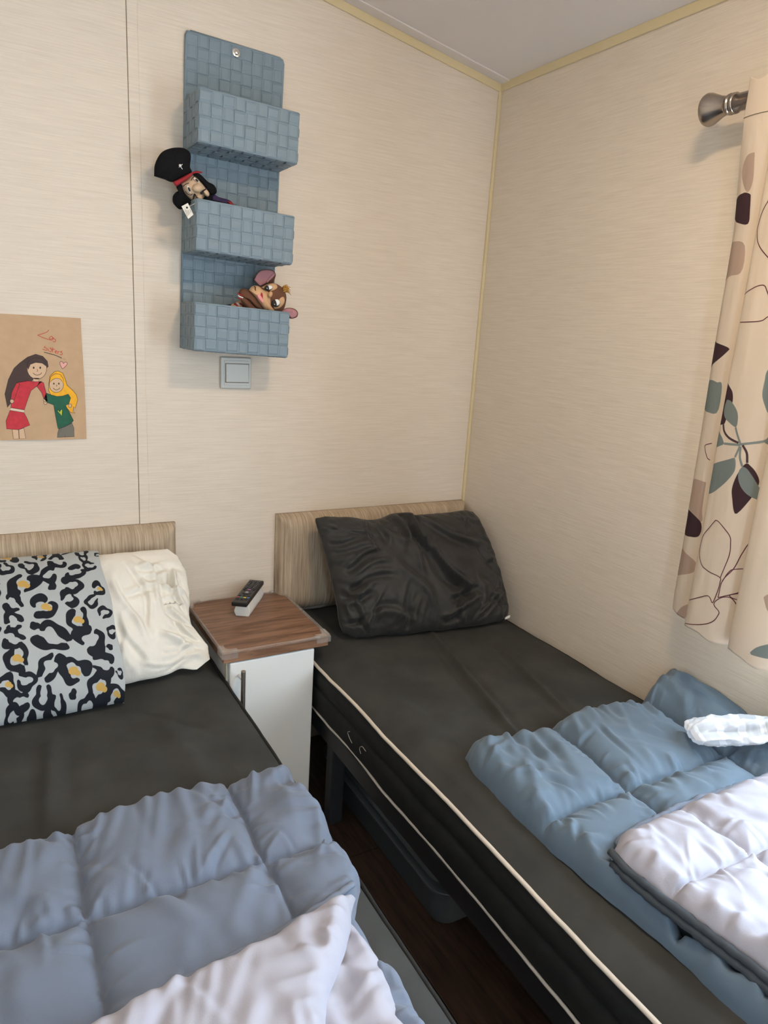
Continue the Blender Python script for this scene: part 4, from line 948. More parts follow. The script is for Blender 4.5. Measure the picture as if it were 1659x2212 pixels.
pc = mesh_obj('pillowcase', allv, faces, 'leopard_print', None, True, {'pK': np.concatenate([kk] * 3), 'pO': np.concatenate([oo] * 3)})
tag(pc, 'grey leopard print pillowcase with ochre dabs on the bed below the drawing', 'pillowcase')

# ------------------------------------------------------------------ duvets
def quilt(name, mat, parent, xl, xr, head, foot, zbase, thick, sx, sy, seed, nu=260, nv=260, eh=0.035, el=0.035, er=0.035, wr=0.006, extra=None, slant=0.0, lean=0.0, free=110):
    u = edge_spaced(nu); v = np.linspace(0, 1, nv) ** 1.35
    U, V = np.meshgrid(u, v, indexing='ij')
    Xa = xl(-1.2) + (xr(-1.2) - xl(-1.2)) * U
    Y = head(Xa) + (foot - head(Xa)) * V
    XL = xl(Y); XR = xr(Y); X = XL + (XR - XL) * U
    big = np.full(X.shape, 9.0)
    dh = (head(Xa) - Y); dl = X - XL; dr_ = XR - X
    pe = lambda d, w: np.sqrt(np.clip(1 - (1 - np.clip(d / w, 0, 1)) ** 2, 0, 1)) if w > 0 else np.ones(d.shape)
    Eg = pe(dh, eh) * pe(dl, el) * pe(dr_, er)
    ds = big.copy()
    wobx = 0.006 * fbm(Y * 7, Y * 0, seed + 3); woby = 0.006 * fbm(X * 7, X * 0, seed + 4)
    for a in sx: ds = np.minimum(ds, np.abs(X - (a + slant * (Y - head(Xa))) - wobx))
    for a in sy: ds = np.minimum(ds, np.abs(Y - a - woby))
    # gathers: short soft folds that start on the seams, long ones across the head end
    rg = np.random.RandomState(100 + seed); st = []
    x_lo, x_hi, y_hi = float(X.min()), float(X.max()), float(Y.max())
    for a in sy:
        for x in np.arange(x_lo, x_hi, 0.017): st.append((x + rg.uniform(-.008, .008), a, rg.choice([-1, 1]) * math.pi / 2 + rg.normal(0, .30), rg.uniform(.025, .085), rg.uniform(.0038, .0075), rg.uniform(.0020, .0052) * rg.choice([1, -1], p=[.6, .4])))
    for a in sx:
        for y in np.arange(foot, y_hi, 0.019): st.append((a + slant * (y - y_hi), y + rg.uniform(-.008, .008), rg.choice([0, math.pi]) + rg.normal(0, .35), rg.uniform(.025, .075), rg.uniform(.0038, .0075), rg.uniform(.0020, .0050) * rg.choice([1, -1], p=[.6, .4])))
    if eh > 0:
        for x in np.arange(x_lo, x_hi, 0.021): st.append((x + rg.uniform(-.01, .01), float(head(np.array(x))) - .004, -math.pi / 2 + rg.normal(lean, .18), rg.uniform(.05, .19), rg.uniform(.006, .0115), rg.uniform(.0015, .0060) * rg.choice([1, -1], p=[.6, .4])))
    if el > 0:
        for y in np.arange(foot, y_hi, 0.026): st.append((float(xl(np.array(y))) + .004, y, rg.normal(0, .4), rg.uniform(.04, .12), rg.uniform(.006, .012), rg.uniform(.003, .007)))
    if er > 0:
        for y in np.arange(foot, y_hi, 0.026): st.append((float(xr(np.array(y))) - .004, y, math.pi + rg.normal(0, .4), rg.uniform(.04, .12), rg.uniform(.006, .012), rg.uniform(.003, .007)))
    for k in range(free): st.append((rg.uniform(x_lo, x_hi), rg.uniform(-1.75, y_hi), -math.pi / 2 + rg.normal(lean, .55), rg.uniform(.05, .18), rg.uniform(.006, .016), rg.uniform(.002, .0062) * rg.choice([1, -1])))
    W_ = np.zeros(X.shape)
    for (x, y, an, L, w, A) in st:
        ca, sa = math.cos(an), math.sin(an)
        m_ = (np.abs(X - x) < L + .05) & (np.abs(Y - y) < L + .05)
        if not m_.any(): continue
        xx = X[m_] - x; yy = Y[m_] - y
        t = (xx * ca + yy * sa) / L; p = -xx * sa + yy * ca
        p = p + 0.25 * L * (t * t) * (1 if A > 0 else -1) * 0.5
        W_[m_] += 1.45 * A * (wr / 0.0095) * (np.exp(-(p / w) ** 2) - 0.55 * np.exp(-((p - 1.7 * w) / w) ** 2)) * np.where((t > -.08) & (t < 1), np.clip((t + .08) / .2, 0, 1) * np.clip(1 - t, 0, 1), 0)
    puff = 1 - np.exp(-ds / 0.020)
    W_ = W_ + 0.004 * fbm(X * 5, Y * 5, seed + 21, 3)
    H = thick * (0.50 + 0.50 * puff) + W_ * np.clip(ds / 0.006, 0.25, 1) - 0.004 * np.exp(-(ds / 0.0035) ** 2)
    Z = zbase(X, Y) + Eg * np.maximum(H, 0.003)
    if extra is not None: Z = Z + extra(X, Y) * np.clip(Eg, 0, 1)
    # a little lateral slack so the borders are not ruler straight
    X2 = X + 0.006 * fbm(Y * 14, X * 4, seed + 31) * np.exp(-np.minimum(dl, dr_) / 0.03)
    Y2 = Y + 0.006 * fbm(X * 16, Y * 4, seed + 32) * np.exp(-dh / 0.03)
    o = mesh_obj(name, np.stack([X2, Y2, Z], -1).reshape(-1, 3), grid_faces(nu, nv)[:, ::-1], mat, parent, True)
    return o, X2, Y2, Z
f_ = lambda c: (lambda t: np.zeros(np.shape(t)) + c)
def piping(parent, pts, mat, r, seed, name='edge_piping'):
    P = smoothpath(pts, 90)
    k = np.arange(90)
    P[:, 2] += 0.0015 * vnoise(k * 0.7, k * 0.0, seed); P[:, 1] += 0.0015 * vnoise(k * 0.55, k * 0.0 + 3, seed)
    MB().tube(P, r * (1 + 0.22 * vnoise(k * 0.9, k * 0 + 7, seed)), 10).build(name, mat, parent, True)

# left duvet
dL = empty('duvet', (-1.25, -1.3, 0.475), 'blue grey quilted duvet with lilac lining folded back, on the bed below the drawing', 'duvet')
headL = lambda X: -0.800 + 0.010 * np.sin(X * 9) - 0.012 * np.exp(-((X + 1.44) / 0.12) ** 2) - 0.03 * np.clip((X + 0.99) / 0.04, 0, 1) ** 2
xrL = lambda Y: -0.950 - 0.042 * np.clip((-1.10 - Y) / 0.06, 0, 1) - 0.014 * np.exp(-((Y + 1.03) / 0.05) ** 2) + 0.006 * np.sin(Y * 23) + 0.008 * np.exp(-((Y + 0.92) / 0.04) ** 2)
def exL(X, Y):
    e = -0.014 * np.clip((-1.10 - Y) / 0.10, 0, 1)
    e = e + 0.012 * np.exp(-((X + 0.985) / 0.03) ** 2) * np.sin(Y * 46) * np.clip((Y + 1.12) / 0.02, 0, 1)
    e = e + 0.009 * np.sin(Y * 75 + X * 60 + 3 * fbm(Y * 6, X * 5, 77, 2)) * np.clip((X + 1.05) / 0.05, 0, 1) * np.clip((-1.12 - Y) / 0.04, 0, 1)
    return e
quilt('quilted_cover', 'duvet_blue', dL, f_(-1.76), xrL, headL, -1.93, lambda X, Y: 0.474 + 0 * X - 0.02 * np.clip((X + 0.957) / 0.02, 0, 1), 0.054, [-1.337, -1.078, -1.60], [-1.016, -1.24, -1.48, -1.72], 3, 280, 300, 0.030, 0, 0.030, 0.0095, exL, lean=-0.15)
# lower lining strip at the folded corner
xrB = lambda Y: -1.012 + 0.008 * np.sin(Y * 30 + 1.0)
headB = lambda X: -1.165 - 0.25 * np.clip(-1.03 - X, 0, 1)
quilt('lower_lining', 'lining_lilac', dL, f_(-1.45), xrB, headB, -1.92, lambda X, Y: 0.498 + 0 * X, 0.028, [], [], 5, 120, 160, 0.02, 0.02, 0.022, 0.006)
headA = lambda X: -1.140 - 0.205 * (-0.985 - X) + 0.006 * np.sin(X * 18)
xrA = lambda Y: -0.985 - 0.80 * np.clip(-1.145 - Y, 0, 0.14) - 0.55 * np.clip(-1.285 - Y, 0, 1) + 0.004 * np.sin(Y * 40)
oA, XA, YA, ZA = quilt('folded_lining', 'lining_lilac', dL, f_(-1.76), xrA, headA, -1.93, lambda X, Y: 0.515 + 0.012 * np.clip((-1.14 - Y) / 0.1, 0, 1), 0.040, [-1.62], [-1.50], 8, 260, 240, 0.03, 0, 0.03, 0.007, lean=-0.3)
piping(dL, [(x, float(headA(np.array(x))) + 0.004, 0.5275 + 0.004 * math.sin(x * 14)) for x in np.linspace(-0.986, -1.75, 14)], 'duvet_edge_blue', 0.0055, 3)
# right duvet
dR = empty('duvet', (-0.30, -1.35, 0.475), 'steel blue quilted duvet with pale lining folded back, on the bed by the window', 'duvet')
headR = lambda X: -0.892 + 0.010 * np.sin(X * 17) + 0.012 * np.exp(-((X + 0.04) / 0.06) ** 2)
xlR = lambda Y: -0.612 + 0.010 * np.sin(Y * 8 + 1) + 0.012 * np.clip((Y + 0.95) / 0.05, 0, 1)
def exR(X, Y):
    e = 0.045 * np.clip((X + 0.105) / 0.06, 0, 1) ** 0.8 * np.clip((Y + 1.30) / 0.3, 0.25, 1)
    e = e - 0.026 * np.clip((-1.22 - Y) / 0.06, 0, 1) * np.clip((X + 0.600) / 0.03, 0, 1)
    e = e + 0.007 * np.sin(Y * 80 - X * 70 + 3 * fbm(Y * 6, X * 5, 87, 2)) * np.clip((-0.585 - X) / 0.02, 0, 1) * np.clip((-1.12 - Y) / 0.05, 0, 1)
    return e
quilt('quilted_cover', 'duvet_steel', dR, xlR, f_(-0.004), headR, -1.93, lambda X, Y: 0.474 + 0 * X, 0.060, [-0.382, -0.098], [-1.14, -1.40, -1.66], 14, 260, 300, 0.032, 0.032, 0, 0.0095, exR, slant=0.10, lean=-0.35)
headF = lambda X: -1.243 + 0.006 * np.sin(X * 13) + 0.02 * np.clip((-0.55 - X) / 0.04, -0, 1) * -1
xlF = lambda Y: -0.582 + 0.010 * np.sin(Y * 11) + 0.012 * np.clip((Y + 1.28) / 0.04, 0, 1)
quilt('folded_lining', 'lining_lilac', dR, xlF, f_(-0.004), headF, -1.93, lambda X, Y: 0.523 + 0 * X, 0.044, [-0.40, -0.10], [-1.372, -1.62], 18, 240, 260, 0.034, 0.034, 0, 0.008, lambda X, Y: 0.03 * np.clip((X + 0.08) / 0.06, 0, 1), lean=0.2)
piping(dR, [(x, float(headF(np.array(x))) + 0.004, 0.534 + 0.024 * max(0, (x + 0.08) / 0.07)) for x in np.linspace(-0.565, -0.012, 12)], 'duvet_edge_blue', 0.006, 5)
piping(dR, [(float(xlF(np.array(y))) - 0.004, y, 0.536) for y in np.linspace(-1.262, -1.92, 16)], 'duvet_edge_dark', 0.0062, 6)
piping(dR, [(float(xlF(np.array(y))) - 0.006, y, 0.524) for y in np.linspace(-1.272, -1.92, 16)], 'duvet_edge_dark', 0.0075, 7)
# ------------------------------------------------------------------ curtain rod and curtain
rod = empty('curtain_rod', (-0.07, -1.55, 1.803), 'brushed steel curtain rod with flared finial above the bed by the window', 'curtain rod')
RY0, RY1 = -0.862, -2.26
MB().tube([(-0.07, RY0, 1.803), (-0.07, RY1, 1.803)], 0.0165, 24).build('rod', 'rod_metal', rod, True)
fin = [(0.0, 0.004), (0.0, 0.030), (0.004, 0.0315), (0.010, 0.0305), (0.020, 0.026), (0.032, 0.0205), (0.044, 0.0175), (0.050, 0.0170), (0.0505, 0.0195), (0.055, 0.0200), (0.0555, 0.0178), (0.060, 0.0178), (0.0605, 0.0200), (0.066, 0.0195), (0.0665, 0.017)]
for y0, s in ((-0.803, -1), (-2.319, 1)):
    MB().lathe((-0.07, y0, 1.803), (0, s, 0), fin, 32).build('finial', 'rod_metal', rod, True)
for y in (-1.50, -2.18):
    MB().box((-0.07, y - 0.006, 1.797), (-0.001, y + 0.006, 1.809)).box((-0.006, y - 0.015, 1.775), (-0.0005, y + 0.015, 1.83)).build('bracket', 'rod_metal', rod, False, 0.002)

CP = [(-.905, -.046), (-.922, -.066), (-.95, -.075), (-.978, -.067), (-.990, -.062), (-.981, -.098), (-1.01, -.114), (-1.06, -.118), (-1.10, -.100), (-1.118, -.088), (-1.107, -.132), (-1.15, -.150), (-1.20, -.140), (-1.235, -.100), (-1.225, -.130), (-1.27, -.150), (-1.33, -.130), (-1.37, -.090)]
nc, nr = 230, 260
path = smoothpath(CP, nc)
tcol = np.linspace(0, len(CP) - 1, nc)
z_top, z_bot = 1.832, 0.737
Tz = np.linspace(0, 1, nr)                      # 0 top, 1 hem
Yc = np.repeat(path[:, 0][:, None], nr, 1); Xc = np.repeat(path[:, 1][:, None], nr, 1)
kf = np.interp(Tz, [0, 0.06, 0.25, 1], [0.22, 0.24, 0.75, 1.0])[None, :]
xm = np.interp(Tz, [0, 0.06, 0.2, 1], [-0.101, -0.100, -0.097, -0.095])[None, :]
Xc = xm + (Xc + 0.095) * kf
hemw = 0.004 * np.sin(path[:, 0] * 60)[:, None] + 0.006 * fbm(path[:, 0] * 14, path[:, 0] * 0, 5)[:, None]
Zc = z_top + (z_bot + hemw - z_top) * Tz[None, :]
Zc = Zc + (0.005 * np.sin(path[:, 0] * 110) + 0.004 * fbm(path[:, 0] * 60, path[:, 0] * 0, 9))[:, None] * np.clip(1 - Tz * 30, 0, 1)[None, :]
Xc = Xc + 0.0025 * fbm(Yc * 30, Zc * 5, 91) * np.clip(Tz * 6, 0, 1)[None, :] + 0.004 * fbm(Yc * 12, Zc * 14, 92) * np.clip((Tz - 0.86) / 0.14, 0, 1)[None, :]
Yc = Yc + 0.004 * fbm(Zc * 2.5, Zc * 0, 93)
panel = np.where(tcol < 4.2, 1, np.where(tcol < 9.2, 2, 3))
sd = {k: np.full(Yc.shape, 1.0) for k in 'BDTL'}
for p_, k, poly in PRINT_AREAS:
    sel = panel == p_
    sd[k][sel] = np.minimum(sd[k][sel], poly_sdf(Yc[sel], Zc[sel], [tuple(q) for q in smoothpath(list(poly) + [poly[0]], len(poly) * 4)[:-1]]))
# teal lies over plum where both are printed
cu = empty('curtain', (-0.09, -1.1, 0.74), 'cream curtain printed with plum and grey leaves hanging beside the window', 'curtain')
vf = np.stack([Xc, Yc, Zc], -1).reshape(-1, 3)
att = {'p' + k: sd[k].reshape(-1) for k in sd}
gf = grid_faces(nc, nr)
co = mesh_obj('curtain_panel', vf, gf, 'curtain_print', cu, True, att)
sm = co.modifiers.new('thickness', 'SOLIDIFY'); sm.thickness = 0.0012; sm.offset = 0
# printed stems and outlines: thin flat ribbons lying on the cloth
def on_curtain(p_, y, z):
    j = int(np.argmin(np.abs(Zc[0] - z))); idx = np.where(panel == p_)[0]
    rng_ = idx[(tcol[idx] > {1: -1, 2: 4.9, 3: 9.9}[p_]) & (tcol[idx] < {1: 3.6, 2: 8.6, 3: 12.6}[p_])]
    yy = Yc[rng_, j]; o = np.argsort(yy)
    if y > yy.max() or y < yy.min(): return None
    return np.interp(y, yy[o], Xc[rng_, j][o])
INK = {'L': 'print_plum_line', 'D': 'print_plum', 'T': 'print_teal'}
for p_, k, w, pts in PRINT_LINES:
    q = smoothpath(pts, len(pts) * 6); run = []
    Tn = np.gradient(q, axis=0); Tn /= np.linalg.norm(Tn, axis=1)[:, None] + 1e-9
    vs = []; fs = []; prev = False
    for i in range(len(q)):
        e = []
        for s in (-1, 1):
            y, z = q[i][0] - Tn[i][1] * w * s, q[i][1] + Tn[i][0] * w * s
            x = on_curtain(p_, y, z); e.append(None if x is None else (x - 0.0011, y, z))
        ok = e[0] is not None and e[1] is not None
        if ok:
            vs += e
            if prev: n_ = len(vs); fs.append((n_ - 4, n_ - 3, n_ - 1, n_ - 2))
        prev = ok
    if fs: mesh_obj('printed_line', vs, fs, INK[k], cu)
# rod pocket behind, and its stitched line
rows = [(-0.049, 1.834), (-0.0505, 1.81), (-0.050, 1.785), (-0.060, 1.768), (-0.090, 1.764)]
ysr = np.linspace(-0.903, -1.37, 80)
vs = [(x + 0.0015 * math.sin(y * 90), y, z) for y in ysr for x, z in rows]
po_ = mesh_obj('rod_pocket', vs, [tuple(q) for q in grid_faces(80, len(rows))], 'curtain_print', cu, True, {k: np.full(len(vs), 1.0) for k in ('pB', 'pD', 'pT', 'pL')})
ib = int(np.argmin(np.abs(Zc[0] - 1.764)))
MB().tube(np.stack([Xc[:, ib] - 0.0014, Yc[:, ib], Zc[:, ib]], -1)[::2], 0.0006, 5, False).build('stitching', 'recess_brown', cu)

# ------------------------------------------------------------------ sheer curtain, its end lying on the duvet
vp = smoothpath([(-0.195, -1.105, 0.556), (-0.165, -1.120, 0.566), (-0.115, -1.150, 0.572), (-0.070, -1.195, 0.590), (-0.045, -1.255, 0.640), (-0.034, -1.315, 0.80), (-0.032, -1.345, 1.1), (-0.033, -1.355, 1.5), (-0.045, -1.36, 1.755)], 260)
ns2 = 72
Tn = np.gradient(vp, axis=0); Tn /= np.linalg.norm(Tn, axis=1)[:, None]
vs = []; chk = []
wid = np.interp(np.linspace(0, 1, 260), [0, 0.03, 0.1, 0.25, 0.4, 0.6, 1], [0.020, 0.030, 0.036, 0.036, 0.032, 0.028, 0.022])
hgt = np.interp(np.linspace(0, 1, 260), [0, 0.03, 0.1, 0.25, 0.4, 0.6, 1], [0.010, 0.016, 0.019, 0.021, 0.022, 0.020, 0.018])
arc = np.concatenate([[0], np.cumsum(np.linalg.norm(np.diff(vp, axis=0), axis=1))])
for i in range(260):
    a = np.cross(Tn[i], (0, 0, 1.0)) if abs(Tn[i][2]) < 0.97 else np.array([0.0, 1.0, 0.0]); a /= np.linalg.norm(a); b = np.cross(a, Tn[i])
    for k in range(ns2):
        t = 2 * math.pi * k / ns2
        wv = 1 + 0.20 * math.sin(5 * t + arc[i] * 14) + 0.10 * math.sin(9 * t - arc[i] * 22) + 0.35 * float(fbm(np.array(arc[i] * 28), np.array(math.sin(t) * 1.5 + math.cos(t) * 2.2), 44))
        vs.append(vp[i] + wv * (wid[i] * math.cos(t) * a + hgt[i] * math.sin(t) * b))
        chk.append(1.0 if (arc[i] % 0.046 < 0.015 or (k % 18) < 4) else 0.0)
fs = [(i * ns2 + k, i * ns2 + (k + 1) % ns2, (i + 1) * ns2 + (k + 1) % ns2, (i + 1) * ns2 + k) for i in range(259) for k in range(ns2)]
vo = mesh_obj('sheer_curtain', vs, fs, 'voile', None, True, {'check': chk})
tag(vo, 'bunched sheer white curtain with satin checks, its end lying on the blue duvet', 'curtain')

# ------------------------------------------------------------------ plush toys in the baskets
RV, UV = np.array((1.0, 0, 0)), np.array((0, 0, 1.0))
class Toy:
    """a doll laid out on a plane parallel to the wall; outline units are turned into metres by the matrix m"""
    def __init__(s, name, y, m, out, label):
        s.y = y; s.n = np.array(out) / np.linalg.norm(out); s.m = np.array(m); s.k = float(np.hypot(*s.m[1]))
        s.root = empty(name, tuple(s.w(700, 700)), label, 'soft toy')
    def w(s, X, Y, d=0.0):
        x, z = np.array((1.0, X, Y)) @ s.m
        return np.array((x, s.y, z)) + d * s.n
    def puff(s, name, poly, mat, d, tf, tb, parent=None, seam=True):
        P = smoothpath(list(poly) + [poly[0]], len(poly) * 5)[:-1]; c = P.mean(0); n = len(P)
        ks = [1.0, 0.97, 0.9, 0.78, 0.6, 0.38, 0.16]
        vs = []; fs = []
        for sg, t in ((1, tf), (-1, tb)):
            b0 = len(vs)
            for k in ks:
                for p in P:
                    q = c + (p - c) * k; vs.append(s.w(q[0], q[1], d + sg * t * math.sqrt(max(0, 1 - k * k))))
            vs.append(s.w(c[0], c[1], d + sg * t)); last = len(vs) - 1
            for r in range(len(ks) - 1):
                for i in range(n):
                    f = (b0 + r * n + i, b0 + r * n + (i + 1) % n, b0 + (r + 1) * n + (i + 1) % n, b0 + (r + 1) * n + i)
                    fs.append(f if sg < 0 else f[::-1])
            r = len(ks) - 1
            for i in range(n):
                f = (b0 + r * n + i, b0 + r * n + (i + 1) % n, last); fs.append(f if sg < 0 else f[::-1])
        return mesh_obj(name, vs, fs, mat, parent or s.root, True)
    def ball(s, name, X, Y, rx, ry, rz, d, mat, ang=0, parent=None):
        k = s.k; a = math.radians(ang)
        ax = (math.cos(a) * RV + math.sin(a) * UV) * rx * k; ay = (-math.sin(a) * RV + math.cos(a) * UV) * ry * k
        return MB().ellipsoid(s.w(X, Y, d), ax, ay, s.n * rz, 20, 12).build(name, mat, parent or s.root, True)
    def line(s, name, pts, w, d, mat, parent=None, taper=False):
        P = smoothpath(pts, max(8, len(pts) * 5)) if len(pts) > 2 else np.array(pts, float)
        k = s.k
        return MB().tube([s.w(x, y, d if np.isscalar(d) else d) for x, y in P], (np.linspace(w, w * 0.3, len(P)) if taper else w) * k, 8).build(name, mat, parent or s.root, True)

# pirate doll lying over the rim of the middle basket
t = Toy('pirate_doll', -0.064, [(-1.043716, 1.708777), (1.34044e-4, 2.0045e-5), (-6.605e-7, -1.23621e-4)], (-0.25, -0.956, -0.16), 'plush pirate doll with black hat leaning out of the middle woven basket')
t.puff('hat', [(122, 585), (140, 380), (240, 190), (380, 110), (540, 85), (660, 105), (740, 170), (757, 260), (742, 420), (770, 520), (600, 605), (440, 690), (290, 640)], 'felt_black', 0.014, 0.022, 0.020)
em = t.ball('hat_emblem', 572, 405, 24, 26, 0.004, 0.0345, 'thread_white')
for a_ in (45, 135):
    t.ball('emblem_bone', 572, 415, 62, 8, 0.002, 0.0330, 'thread_white', a_, em)
t.puff('hat_band', [(440, 690), (600, 605), (770, 520), (780, 560), (690, 645), (570, 725), (500, 762)], 'felt_red', 0.020, 0.014, 0.014)
t.puff('bandana_end', [(775, 520), (850, 488), (965, 512), (930, 532), (850, 530), (790, 548)], 'felt_red', 0.012, 0.006, 0.004)
t.puff('head', [(575, 715), (690, 640), (780, 570), (850, 585), (950, 690), (1010, 760), (1060, 860), (1000, 960), (950, 1010), (840, 1045), (770, 1030), (690, 950), (630, 870), (600, 790)], 'plush_skin', 0.006, 0.024, 0.022)
t.puff('hair', [(775, 545), (880, 530), (960, 580), (1060, 680), (1170, 740), (1222, 830), (1212, 900), (1120, 915), (1050, 830), (990, 750), (930, 680), (850, 590)], 'felt_black', 0.010, 0.016, 0.014)
t.puff('hair', [(545, 710), (598, 735), (615, 810), (665, 910), (760, 1015), (775, 1070), (690, 1120), (570, 1178), (480, 1110), (435, 1030), (442, 930), (500, 862), (540, 840), (500, 775)], 'felt_black', 0.012, 0.018, 0.016)
t.ball('nose', 870, 800, 100, 78, 0.020, 0.026, 'plush_skin', 20)
t.ball('cheek', 1030, 885, 68, 50, 0.012, 0.022, 'plush_skin', -50); t.ball('cheek', 905, 965, 62, 58, 0.012, 0.022, 'plush_skin', -50)
for X, Y, rx, ry, an in ((722, 815, 26, 62, 25), (857, 655, 20, 54, 60)):
    e_ = t.ball('eye', X, Y, rx, ry, 0.003, 0.0285, 'thread_white', an)
    t.ball('pupil', X + 6, Y + 4, rx * 0.75, ry * 0.62, 0.003, 0.0305, 'thread_black', an, e_)
t.line('eyebrow', [(620, 770), (660, 730), (722, 705)], 6, 0.0285, 'thread_black'); t.line('eyebrow', [(765, 660), (780, 625), (820, 590)], 6, 0.0285, 'thread_black')
t.line('eyelid', [(660, 850), (700, 900), (760, 920), (785, 895)], 6, 0.0295, 'thread_black')
t.line('moustache', [(830, 905), (805, 960), (790, 1030)], 22, 0.030, 'thread_black', taper=True); t.line('moustache', [(940, 900), (975, 850), (1045, 800)], 22, 0.030, 'thread_black', taper=True)
t.line('mouth', [(840, 920), (860, 960), (885, 972)], 7, 0.034, 'thread_black')
t.puff('beard', [(950, 1000), (1000, 940), (1100, 900), (1150, 960), (1140, 1060), (1000, 1080)], 'felt_black', 0.000, 0.016, 0.016)
t.puff('coat', [(1090, 920), (1170, 895), (1260, 960), (1460, 1020), (1530, 1080), (1560, 1150), (1400, 1230), (1100, 1160)], 'felt_purple', -0.010, 0.018, 0.014)
t.puff('coat_front', [(1120, 1010), (1300, 1030), (1440, 1080), (1500, 1160), (1300, 1230), (1080, 1130)], 'felt_black', 0.000, 0.014, 0.010)
t.puff('sleeve_cuff', [(1420, 1050), (1480, 1040), (1530, 1085), (1560, 1150), (1500, 1160), (1450, 1090)], 'felt_red', 0.002, 0.012, 0.010)
# swing tag
q = [t.w(595, 1112, 0.066), t.w(705, 1055, 0.066), t.w(802, 1262, 0.066), t.w(710, 1337, 0.066)]
tgm = MB().add(q + [p - t.n * 0.0008 for p in q], [(3, 2, 1, 0), (4, 5, 6, 7), (0, 1, 5, 4), (1, 2, 6, 5), (2, 3, 7, 6), (3, 0, 4, 7)]).build('price_tag', 'tag_paper', t.root)
t.ball('tag_dot', 690, 1135, 17, 17, 0.0012, 0.0666, 'thread_black', 0, tgm)
for (a_, b_) in (((735, 1165), (760, 1225)), ((708, 1180), (735, 1250)), ((680, 1180), (720, 1270)), ((655, 1165), (700, 1290))):
    t.line('tag_print', [a_, b_], 3.0, 0.0664, 'recess_brown', tgm)
t.line('tag_string', [(690, 1130), (730, 1115), (790, 1085), (840, 1060)], 3.5, 0.064, 'piping_cream', tgm)

# monkey in the lowest basket
t = Toy('monkey_toy', -0.066, [(-0.870419, 1.466609), (1.36977e-4, 1.05923e-5), (2.42878e-6, -1.25201e-4)], (-0.343, -0.938, -0.026), 'brown plush monkey with pink ears lying in the lowest woven basket')
t.puff('ear', [(630, 345), (690, 230), (760, 160), (880, 135), (1010, 155), (1065, 220), (1060, 290), (1010, 400), (910, 420), (850, 440), (760, 480), (685, 415)], 'plush_brown', -0.012, 0.004, 0.010)
t.puff('ear_lining', [(640, 345), (690, 245), (760, 175), (880, 150), (1000, 170), (1050, 220), (1040, 260), (980, 330), (900, 400), (850, 425), (760, 465), (690, 405)], 'plush_pink', -0.008, 0.005, 0.004)
t.line('ear_fold', [(890, 400), (950, 300), (1040, 215)], 16, -0.004, 'plush_pink')
t.puff('ear', [(1095, 995), (1200, 955), (1300, 915), (1420, 920), (1505, 965), (1538, 1030), (1515, 1105), (1420, 1138), (1355, 1125), (1320, 1065), (1200, 1035)], 'plush_brown', -0.014, 0.005, 0.010)
t.puff('ear_lining', [(1110, 993), (1200, 965), (1300, 928), (1410, 932), (1490, 975), (1520, 1030), (1500, 1090), (1420, 1120), (1370, 1105), (1330, 1055), (1200, 1025)], 'plush_pink', -0.009, 0.006, 0.004)
t.line('ear_fold', [(1130, 995), (1270, 985), (1420, 1000)], 14, -0.004, 'plush_pink')
t.puff('head', [(770, 490), (900, 430), (1000, 412), (1110, 440), (1200, 500), (1262, 590), (1288, 700), (1272, 830), (1232, 940), (1130, 1030), (1000, 1040), (900, 960), (800, 810), (720, 610)], 'plush_brown', 0.0, 0.040, 0.036)
t.puff('muzzle', [(540, 560), (575, 500), (650, 468), (730, 480), (800, 530), (900, 560), (985, 620), (995, 760), (990, 880), (1042, 960), (1010, 1020), (930, 1000), (850, 960), (760, 850), (690, 730), (620, 650)], 'plush_tan', 0.022, 0.026, 0.030)
t.puff('eye_patch', [(785, 505), (900, 442), (1000, 420), (1085, 450), (1097, 505), (1060, 562), (985, 602), (900, 572)], 'plush_tan', 0.026, 0.012, 0.020)
t.puff('eye_patch', [(1000, 740), (1060, 690), (1140, 665), (1222, 690), (1247, 760), (1222, 840), (1150, 910), (1060, 942), (1020, 925), (985, 860)], 'plush_tan', 0.026, 0.012, 0.022)
for X, Y, rx, ry, px_, py_ in ((920, 512, 84, 52, 890, 515), (1070, 808, 86, 78, 1040, 815)):
    e_ = t.ball('eye', X, Y, rx, ry, 0.004, 0.0375, 'thread_black', 12)
    t.ball('eye_white', X + 12, Y - 6, rx * 0.80, ry * 0.78, 0.004, 0.0390, 'thread_white', 12, e_); t.ball('pupil', px_, py_, rx * 0.62, ry * 0.80, 0.004, 0.0405, 'thread_black', 12, e_)
    t.ball('glint', px_ + 4, py_ + (8 if Y < 600 else 22), 9, 9, 0.0015, 0.0446, 'thread_white', 0, e_)
t.ball('nose', 955, 645, 42, 62, 0.012, 0.046, 'plush_tan', -25)
t.puff('mouth', [(715, 625), (765, 588), (815, 625), (850, 700), (880, 770), (865, 838), (800, 800), (735, 710)], 'felt_red', 0.041, 0.007, 0.006)
t.puff('tongue', [(698, 650), (740, 635), (790, 690), (820, 750), (810, 806), (750, 760), (708, 700)], 'tongue_pink', 0.046, 0.005, 0.006)
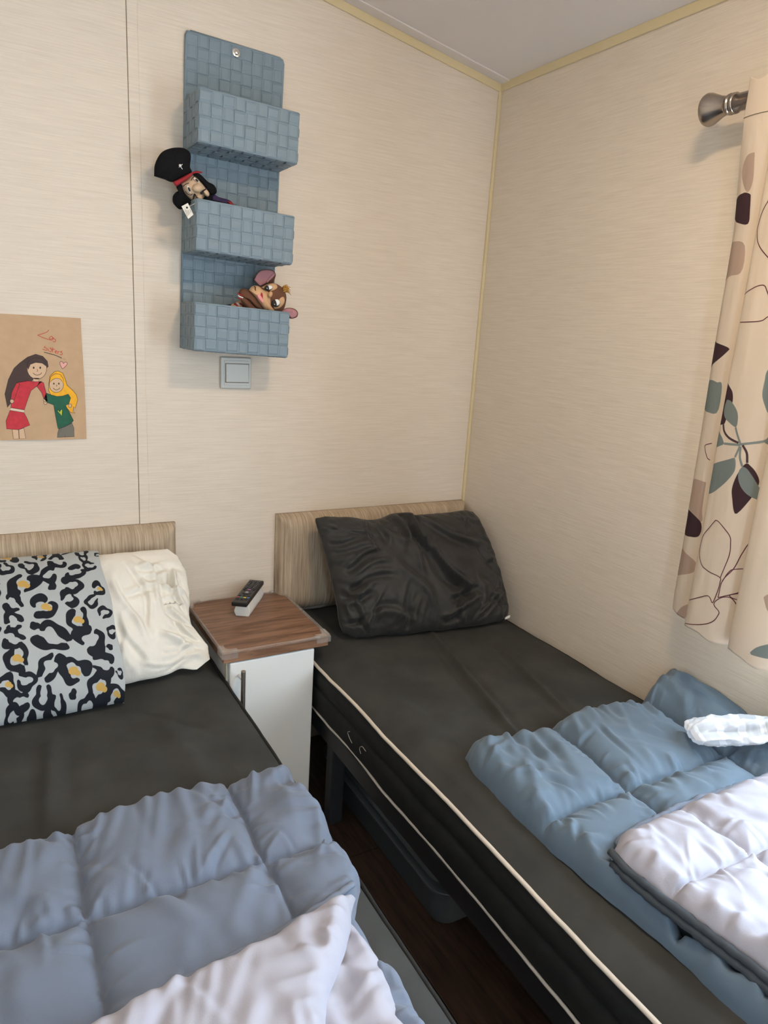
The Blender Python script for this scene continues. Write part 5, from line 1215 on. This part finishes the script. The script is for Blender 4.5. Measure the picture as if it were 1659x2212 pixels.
t.line('smile', [(640, 487), (668, 505), (665, 555), (725, 612)], 9, 0.0405, 'thread_black'); t.line('smile', [(872, 860), (895, 925), (950, 978), (1000, 995)], 9, 0.0375, 'thread_black')
rs = np.random.RandomState(3)
for k in range(26):
    a_ = math.radians(rs.uniform(-95, 15)); L_ = rs.uniform(90, 165)
    bx, by = 1225 + rs.uniform(-25, 25), 545 + rs.uniform(-45, 45)
    t.line('hair_strand', [(bx, by), (bx + L_ * 0.55 * math.cos(a_) + 10, by + L_ * 0.55 * math.sin(a_) + 10), (bx + L_ * math.cos(a_ * 0.8), by + L_ * math.sin(a_ * 0.8) + 50)], 13, 0.01 + rs.uniform(-0.012, 0.012), 'tuft_ochre', None, True)
t.puff('arm', [(340, 610), (375, 545), (460, 522), (560, 575), (670, 670), (770, 800), (860, 930), (830, 990), (720, 950), (600, 830), (480, 720), (370, 680)], 'plush_brown', 0.016, 0.022, 0.020)
t.puff('arm', [(360, 710), (420, 680), (520, 740), (620, 850), (720, 960), (700, 1060), (560, 1010), (460, 890)], 'plush_brown', 0.024, 0.020, 0.016)
st_ = [((240, 820), (310, 765), (420, 960), (330, 960)), ((310, 765), (345, 760), (460, 960), (420, 960)), ((345, 760), (375, 755), (500, 960), (460, 960)), ((375, 755), (400, 755), (540, 960), (500, 960))]
t.puff('torso', [(150, 860), (260, 800), (400, 740), (480, 800), (540, 960), (480, 1060), (200, 1020)], 'plush_tan', -0.006, 0.022, 0.020)
for k, (x0_, x1_) in enumerate(((255, 345), (300, 395), (352, 440))):
    t.line('shirt_stripe', [(x0_, 815), (x0_ + 45, 850), (x1_ + 10, 930), (x1_ + 20, 1000)], 19, 0.0125, 'felt_red' if k % 2 == 0 else 'thread_white')
    t.line('sleeve_stripe', [(330 + k * 4, 610 + k * 45), (355 + k * 6, 640 + k * 42), (420 + k * 6, 668 + k * 40)], 12, 0.034, 'felt_red' if k != 1 else 'thread_white')
t.puff('trousers', [(40, 865), (120, 835), (200, 840), (230, 950), (160, 1020), (40, 980)], 'felt_navy', -0.008, 0.018, 0.016)
